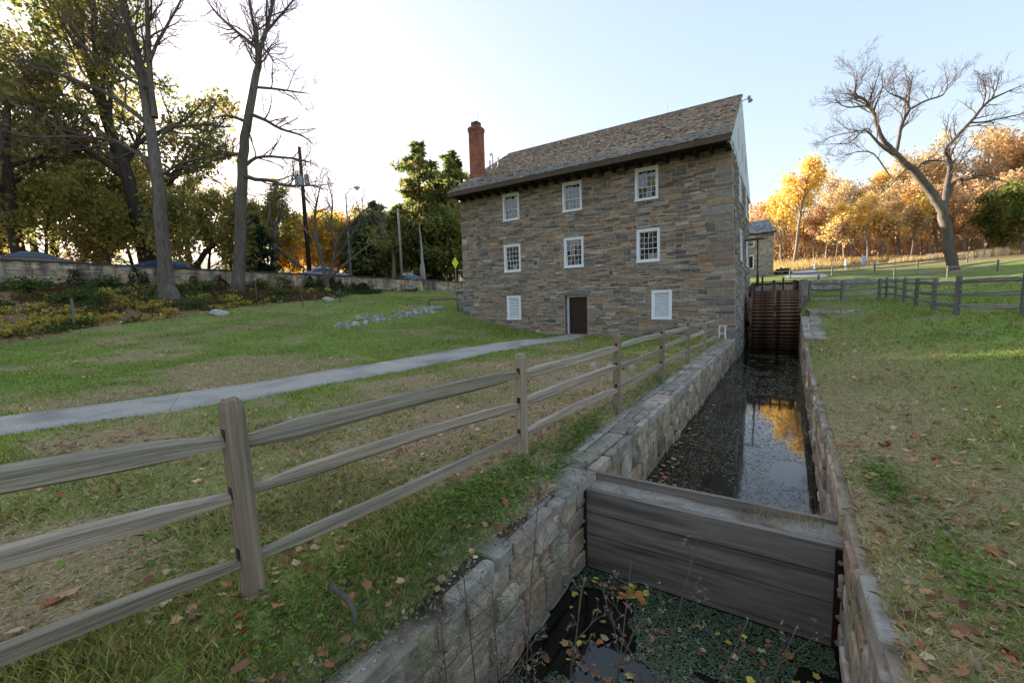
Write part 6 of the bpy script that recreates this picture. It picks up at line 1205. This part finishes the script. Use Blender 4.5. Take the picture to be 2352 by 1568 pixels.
# tall dry grass at the wood edge
n = 26000; px = rng.uniform(1740, 2480, n); zc = rng.uniform(63, 80, n); Q = CAM[None]+(CF[None]+CR[None]*((px-1176)/FPX)[:, None])*zc[:, None]; x, y = Q[:, 0], Q[:, 1]; z = gz(x, y); dens = vnoise(x, y, 4, 61); k = dens > .35; x, y, z = x[k], y[k], z[k]; n = len(x); h = rng.uniform(.3, 1.2, n)*np.clip(dens[k]*1.4, .4, 1.3)
a = rng.uniform(0, 6.28, n); sd = np.c_[np.cos(a), np.sin(a), 0*a]*.05; base = np.c_[x, y, z]; tip = base+np.c_[rng.normal(0, .2, n), rng.normal(0, .2, n), h]; V = np.stack([base-sd, base+sd, tip], 1).reshape(-1, 3); c = pick_cols(rng, n, [(.30, .20, .09), (.24, .15, .06), (.18, .16, .05), (.34, .24, .11)], .3)
tag(link('meadow_grass', mesh_np('meadow_grass', V, np.arange(3*n).reshape(n, 3), m_grass, np.repeat(c, 3, axis=0))), 'tall dry grass fringing the wood beyond the field', 'grass', kind='stuff')
# ---- fallen leaves
def star_leaf(rng):
    k = 10; asp = rng.uniform(.55, .9); a = np.linspace(0, 2*math.pi, k, endpoint=False); r = np.where(np.arange(k) % 2 == 0, 1., .74)*rng.uniform(.72, 1.15, k); V = [(0, 0, 0)]+[(r_*math.cos(b), r_*math.sin(b)*asp, .28*rng.uniform(-.2, 1)*r_*r_) for b, r_ in zip(a, r)]; return np.array(V), np.array([(0, 1+i, 1+(i+1) % k) for i in range(k)])
stars = [star_leaf(rng) for _ in range(6)]
LP_ = [(.22, .10, .045), (.28, .15, .07), (.17, .085, .045), (.33, .20, .10), (.25, .09, .04), (.36, .26, .15)]
def scatter_leaves(name, label, x, y, z, size, flat=.35, pal=LP_):
    Vs, Fs, Cs = [], [], []; off = 0
    for i in range(len(x)):
        V, F = stars[i % 6]; a, b, c = rng.uniform(0, 6.28), rng.normal(0, flat), rng.normal(0, flat); M_ = np.array(Matrix.Rotation(a, 3, 'Z') @ Matrix.Rotation(b, 3, 'X') @ Matrix.Rotation(c, 3, 'Y')); s = size[i]; q = V*s@M_.T; q[:, 2] -= min(0, q[:, 2].min())*.7
        Vs.append(q+np.array((x[i], y[i], z[i]))); Fs.append(F+off); off += len(V); Cs.append(np.repeat([np.array(pal[rng.integers(len(pal))])*rng.uniform(.6, 1.3)], len(V), axis=0))
    return tag(link(name, mesh_np(name, np.concatenate(Vs), np.concatenate(Fs), m_litter, np.concatenate(Cs))), label, 'leaves', kind='stuff')
x, y, r = polar(7500, 1.6, 40, -56, 54); L_, D_, I_, M_ = zone(x, y); k = ~in_mill(x, y) & ~in_race(x, y) & (wall_d(x, y) > .2) & ((vnoise(x, y, 2.5, 70) > .42) | (L_ > .4)) & (~in_path(x, y) | (rng.uniform(0, 1, len(x)) < .05)); x, y, r = x[k], y[k], r[k]
scatter_leaves('fallen_leaves', 'brown fallen leaves strewn over the lawns', x, y, gzt(x, y)+.012, rng.uniform(.02, .055, len(x))*np.clip(.75+r*.03, .7, 1.5))
x, y, r = polar(9000, 17, 46, -8, 57); L_, D_, I_, M_ = zone(x, y); k = (L_ > .25) & (wall_d(x, y) > .2) & ~in_mill(x, y); x, y = x[k][:3500], y[k][:3500]
scatter_leaves('leaf_litter', 'brown leaf litter along the foot of the ivy bank', x, y, gz(x, y)+.02, rng.uniform(.05, .11, len(x)))
# the big near leaves, one by one
R8 = random.Random(44); protoL = []
for i in range(6):
    V, F = stars[i]; me = mesh_np('fallen_leaf', V, F, m_litter, np.repeat([LP_[i]], len(V), axis=0)); protoL.append(me)
pxs = [(800, 1385, .07), (640, 1395, .065), (555, 1540, .07), (150, 1375, .10), (110, 1390, .08), (40, 1455, .06), (330, 1290, .05), (520, 1350, .055), (845, 1350, .05), (920, 1340, .05), (700, 1300, .045), (1115, 1105, .05), (955, 980, .05), (460, 1030, .05), (240, 1065, .06), (600, 1080, .05), (760, 1010, .04), (880, 1060, .04), (2025, 1060, .05), (2145, 1420, .055), (2085, 1120, .04), (2010, 1250, .045), (2240, 1130, .05), (2330, 1210, .06), (2090, 1180, .04), (2180, 1020, .045), (2290, 930, .06), (2120, 900, .05), (2020, 860, .05), (380, 1390, .06), (1010, 1180, .035), (450, 1220, .05)]
for i, (px, py, s) in enumerate(pxs):
    zc = 3.
    for _ in range(60):                                  # walk the bearing down to the ground
        p = P(px, py, zc); zc += (p[2]-gz(p[0], p[1]))*.35
    o = bpy.data.objects.new('fallen_leaf', protoL[i % 6]); COL.objects.link(o); o.location = (p[0], p[1], p[2]+.02); s *= .8; o.scale = (s, s, s*1.3); o.rotation_euler = (R8.uniform(-.3, .3), R8.uniform(-.3, .3), R8.uniform(0, 6))
    tag(o, 'large curled brown leaf lying on the '+('left' if px < 1300 else 'right')+' bank near the race', 'leaf', 'large fallen leaves on the '+('left' if px < 1300 else 'right')+' bank')
# ---- things afloat
def flat_quads(x, y, z, s, asp, rng, cols):
    n = len(x); a = rng.uniform(0, 6.28, n); u = np.c_[np.cos(a), np.sin(a), rng.normal(0, .05, n)]*s[:, None]; v = np.c_[-np.sin(a), np.cos(a), rng.normal(0, .05, n)]*(s*asp)[:, None]; c = np.c_[x, y, z]
    return np.stack([c-u, c-v, c+u, c+v], 1).reshape(-1, 3), np.arange(4*n).reshape(n, 4), np.repeat(cols, 4, axis=0)
n = 52000; x = rng.uniform(9.95, 12.1, n); y = rng.uniform(-19.2, -17.03, n); q = vnoise(x, y, .22, 80)*.5+vnoise(x, y, .7, 81)*.5; open_ = np.clip(1-((x-10.35)/.42)**2-((y+17.75)/.62)**2, 0, 1); k = (q-open_*.9 > .33) & (x < xr_canal(y)) & (x > xl_canal(y)); x, y = x[k], y[k]
V, F, C_ = flat_quads(x, y, np.full(len(x), ZW-.024)+rng.uniform(0, .006, len(x)), rng.uniform(.004, .011, len(x)), .8, rng, pick_cols(rng, len(x), [(.055, .085, .042), (.075, .108, .058), (.04, .06, .034), (.10, .12, .07), (.065, .065, .036)], .3))
tag(link('duckweed', mesh_np('duckweed', V, F, m_grass, C_)), 'green duckweed scum on the water below the plank weir', 'duckweed', kind='stuff')
n = 26000; u = np.exp(rng.uniform(0, math.log(7.5), n)); y = -19.6+u*2.9; x = rng.uniform(9.9, 13, n); q = vnoise(x, y*.6, .35, 82)*.5+vnoise(x, y*.5, 1.4, 83)*.5; k = (x > xl_canal(y)) & (x < xr_canal(y)) & (y > -16.5) & (y < 4.8) & (q > .40); x, y = x[k], y[k]
V, F, C_ = flat_quads(x, y, np.full(len(x), ZW+.006), rng.uniform(.006, .026, len(x))*np.clip((y+22)/8, .7, 2.2), .28, rng, pick_cols(rng, len(x), [(.16, .15, .11), (.11, .11, .08), (.22, .20, .15), (.08, .085, .05)], .3))
tag(link('floating_debris', mesh_np('floating_debris', V, F, m_litter, C_)), 'fine grass clippings floating on the mill race', 'debris', kind='stuff')
n = 170; y = -16.5+rng.gamma(1.2, 2.2, n); x = xl_canal(y)+.05+np.abs(rng.normal(0, .22, n)); scatter_leaves('floating_leaves', 'autumn leaves drifting along the left wall of the race', x, y, np.full(n, ZW+.008), rng.uniform(.03, .06, n), .08)
n = 80; x = rng.uniform(10.0, 12.0, n); y = rng.uniform(-18.9, -17.1, n); scatter_leaves('floating_leaves', 'yellow and brown leaves floating below the plank weir', x, y, np.full(n, ZW-.016), rng.uniform(.022, .05, n), .1, LP_+[(.35, .25, .06)])
x = np.concatenate([rng.normal(10.45, .14, 26), rng.normal(11.8, .2, 14)]); y = np.concatenate([rng.normal(-17.25, .07, 26), rng.normal(-17.6, .3, 14)]); scatter_leaves('leaf_raft', 'raft of yellow and orange leaves against the weir planks', x, y, np.full(len(x), ZW-.012), rng.uniform(.03, .06, len(x)), .12, [(.45, .33, .05), (.40, .18, .05), (.26, .11, .05), (.5, .4, .07)])
# grass tufts growing on the weir and wall
def tuft(label, spots, h, seed, col):
    r = np.random.default_rng(seed); Vs = []; 
    for (x, y, z, n, s) in spots:
        a = r.uniform(0, 6.28, n); t = r.uniform(.1, .9, n); hh = h*r.uniform(.5, 1.2, n); b = np.c_[x+r.normal(0, s, n), y+r.normal(0, s, n), np.full(n, z)]; tip = b+np.c_[np.cos(a)*np.sin(t), np.sin(a)*np.sin(t), np.cos(t)]*hh[:, None]; sd = np.c_[-np.sin(a), np.cos(a), 0*a]*.0025; Vs.append(np.stack([b-sd, b+sd, tip], 1).reshape(-1, 3))
    V = np.concatenate(Vs); n = len(V)//3; tag(link('grass_tuft', mesh_np('grass_tuft', V, np.arange(3*n).reshape(n, 3), m_grass, np.repeat(np.array(col)*r.uniform(.6, 1.3, n)[:, None], 3, axis=0))), label, 'grass', kind='stuff')
tuft('dry grass tufts sprouting from the sand on the plank weir', [(11.55, -16.68, -.22, 60, .06), (11.75, -16.7, -.2, 80, .09), (11.95, -16.72, -.18, 90, .08), (10.9, -16.65, -.23, 14, .03), (10.5, -16.7, -.23, 20, .06)], .13, 1, (.24, .18, .09))
tuft('green sprigs growing from the joints of the left race wall', [(9.93+.0125*(y+20), y, z, 30, .05) for y, z in ((-16.3, -.25), (-14.5, -.2), (-12.8, -.35), (-9.5, -.2), (-6.5, -.2), (-18.2, -.5), (-18.8, -.35), (-13.6, -.7))], .12, 2, (.08, .13, .035))
tuft('shaggy grass hanging over the edge of the right-hand race wall', [(float(xr_canal(y))+.12, y, rtop(y)-.02, 26, .07) for y in np.arange(-20, 4, .35)], .10, 3, (.17, .16, .06))
tuft('grass tufts fringing the flagstone coping of the left wall', [(9.40+.0125*(y+20)+.05*math.sin(y*5), y, .0, 24, .05) for y in np.arange(-20.2, -1, .3)], .09, 4, (.085, .12, .03))
# ---- dry weed stalks in the foreground
def weed(label, base, top, seed, nbr, lean):
    r = np.random.default_rng(seed); t = thing('dry_weed', label, 'dry weed', base, 'dry weed stalks at the head of the race'); b = np.array(base); e = np.array(top); m = MB(); heads = []
    def stalk(a, c, r0, r1, bow):
        pp = [a*(1-k)+c*k+bow*math.sin(math.pi*k) for k in np.linspace(0, 1, 8)]; m.tube(pp, list(np.linspace(r0, r1, 8)), 5, col=(.09, .055, .04)); return pp
    pp = stalk(b, e, .0055, .0024, r.normal(0, .03, 3)); heads.append(pp[-1])
    for k in range(nbr):
        f = r.uniform(.35, .97); a = b*(1-f)+e*f; d = unit(np.array((r.normal(0, 1), r.normal(0, .6), r.uniform(.3, 1.2)))); L = r.uniform(.08, .30)*(1.2-f*.5); q = stalk(a, a+d*L, .0024, .0013, r.normal(0, .012, 3)); heads.append(q[-1])
        for _ in range(3): d2 = unit(d+r.normal(0, .6, 3)); s0 = q[r.integers(3, 7)]; q2 = stalk(s0, s0+d2*L*.4, .0015, .001, r.normal(0, .006, 3)); heads.append(q2[-1])
    m.build('stem', m_twig, t)
    m = MB()
    for h in heads:
        for j in range(5): d = unit(r.normal(0, 1, 3)); s_ = unit(np.cross(d, r.normal(0, 1, 3)))*.0032; m.add([h, h+d*.008+s_, h+d*r.uniform(.010, .018), h+d*.008-s_], [(0, 1, 2, 3)], np.array((.17, .13, .095))*r.uniform(.6, 1.4))
    tag(m.build('seed_heads', m_litter, t), kind='stuff')
wz = -.95
for i, (lab, b, tp, nb_) in enumerate((('tall dark dry weed stalk rising before the left race wall', (10.45, -19.5, wz), P(1048, 1165, 2.3), 10), ('dry branching weed with pale seed heads left of the weir', (10.55, -19.35, wz), P(1240, 1110, 2.35), 14), ('tall reddish dry weed stalk before the middle of the weir', (11.0, -19.35, wz), P(1605, 1230, 2.2), 14), ('leaning dry weed arching across the lower water', (10.6, -19.6, wz), P(1480, 1400, 2.0), 12), ('low spreading dry weed over the duckweed at right', (11.1, -19.55, wz), P(1720, 1420, 2.0), 14), ('small dry weed with pale seed heads at the left wall foot', (10.3, -19.2, wz), P(1130, 1350, 2.2), 10), ('slender dry weed stalk at the bottom centre', (10.75, -19.5, wz), P(1340, 1330, 2.1), 10), ('dry weed with drooping sprays at the bottom right of the water', (11.35, -19.45, wz), P(1830, 1440, 2.1), 12), ('dense dry weed leaning on the left wall at the bottom edge', (10.2, -19.5, wz), P(1010, 1400, 2.0), 18), ('reddish dry weed bending right near the bottom centre', (10.7, -19.6, wz), P(1560, 1480, 1.9), 16), ('thin dry weed stalk crossing the duckweed patch', (10.95, -19.5, wz), P(1450, 1290, 2.15), 12), ('low tangled dry weed at the bottom left of the water', (10.35, -19.55, wz), P(1180, 1470, 1.95), 18))): weed(lab, b, tp, 500+i, nb_, 0)
# ---- wire cages round saplings on the far field
def cage(label, p, h, r):
    t = thing('sapling_cage', label, 'tree guard', p, 'wire tree guards on the far field'); m = MB(); p = np.array(p)
    for k in range(16): a = k*math.pi/8; q = p+[r*math.cos(a), r*math.sin(a), 0]; m.tube([q, q+[0, 0, h]], .011, 3, col=(.42, .38, .30), cap=False)
    for k in range(7): z = h*k/6; m.tube([p+[r*math.cos(a), r*math.sin(a), z] for a in np.linspace(0, 6.283, 17)], .011, 3, col=(.42, .38, .30), cap=False)
    m.build('wire_mesh', m_plain, t); m = MB(); m.tube([p, p+[.05, 0, h*1.1]], [.025, .01], 5); m.build('sapling', m_twig, t)
for i, (x, yb, hpx, zc) in enumerate(((1065, 395, 52, 56), (1240, 398, 55, 58), (1355, 372, 46, 64), (1540, 373, 52, 60), (1602, 368, 50, 62), (1850, 372, 66, 56), (1960, 355, 60, 62), (2005, 368, 62, 58), (2150, 345, 66, 60))):
    p = gpx(x, yb, zc); cage(f'{ORD[i]} wire tree guard from the left on the far field', (p[0], p[1], gz(p[0], p[1])), hpx/2.146/1.7415/FPX*zc*1.0, .45+.1*(i % 3))
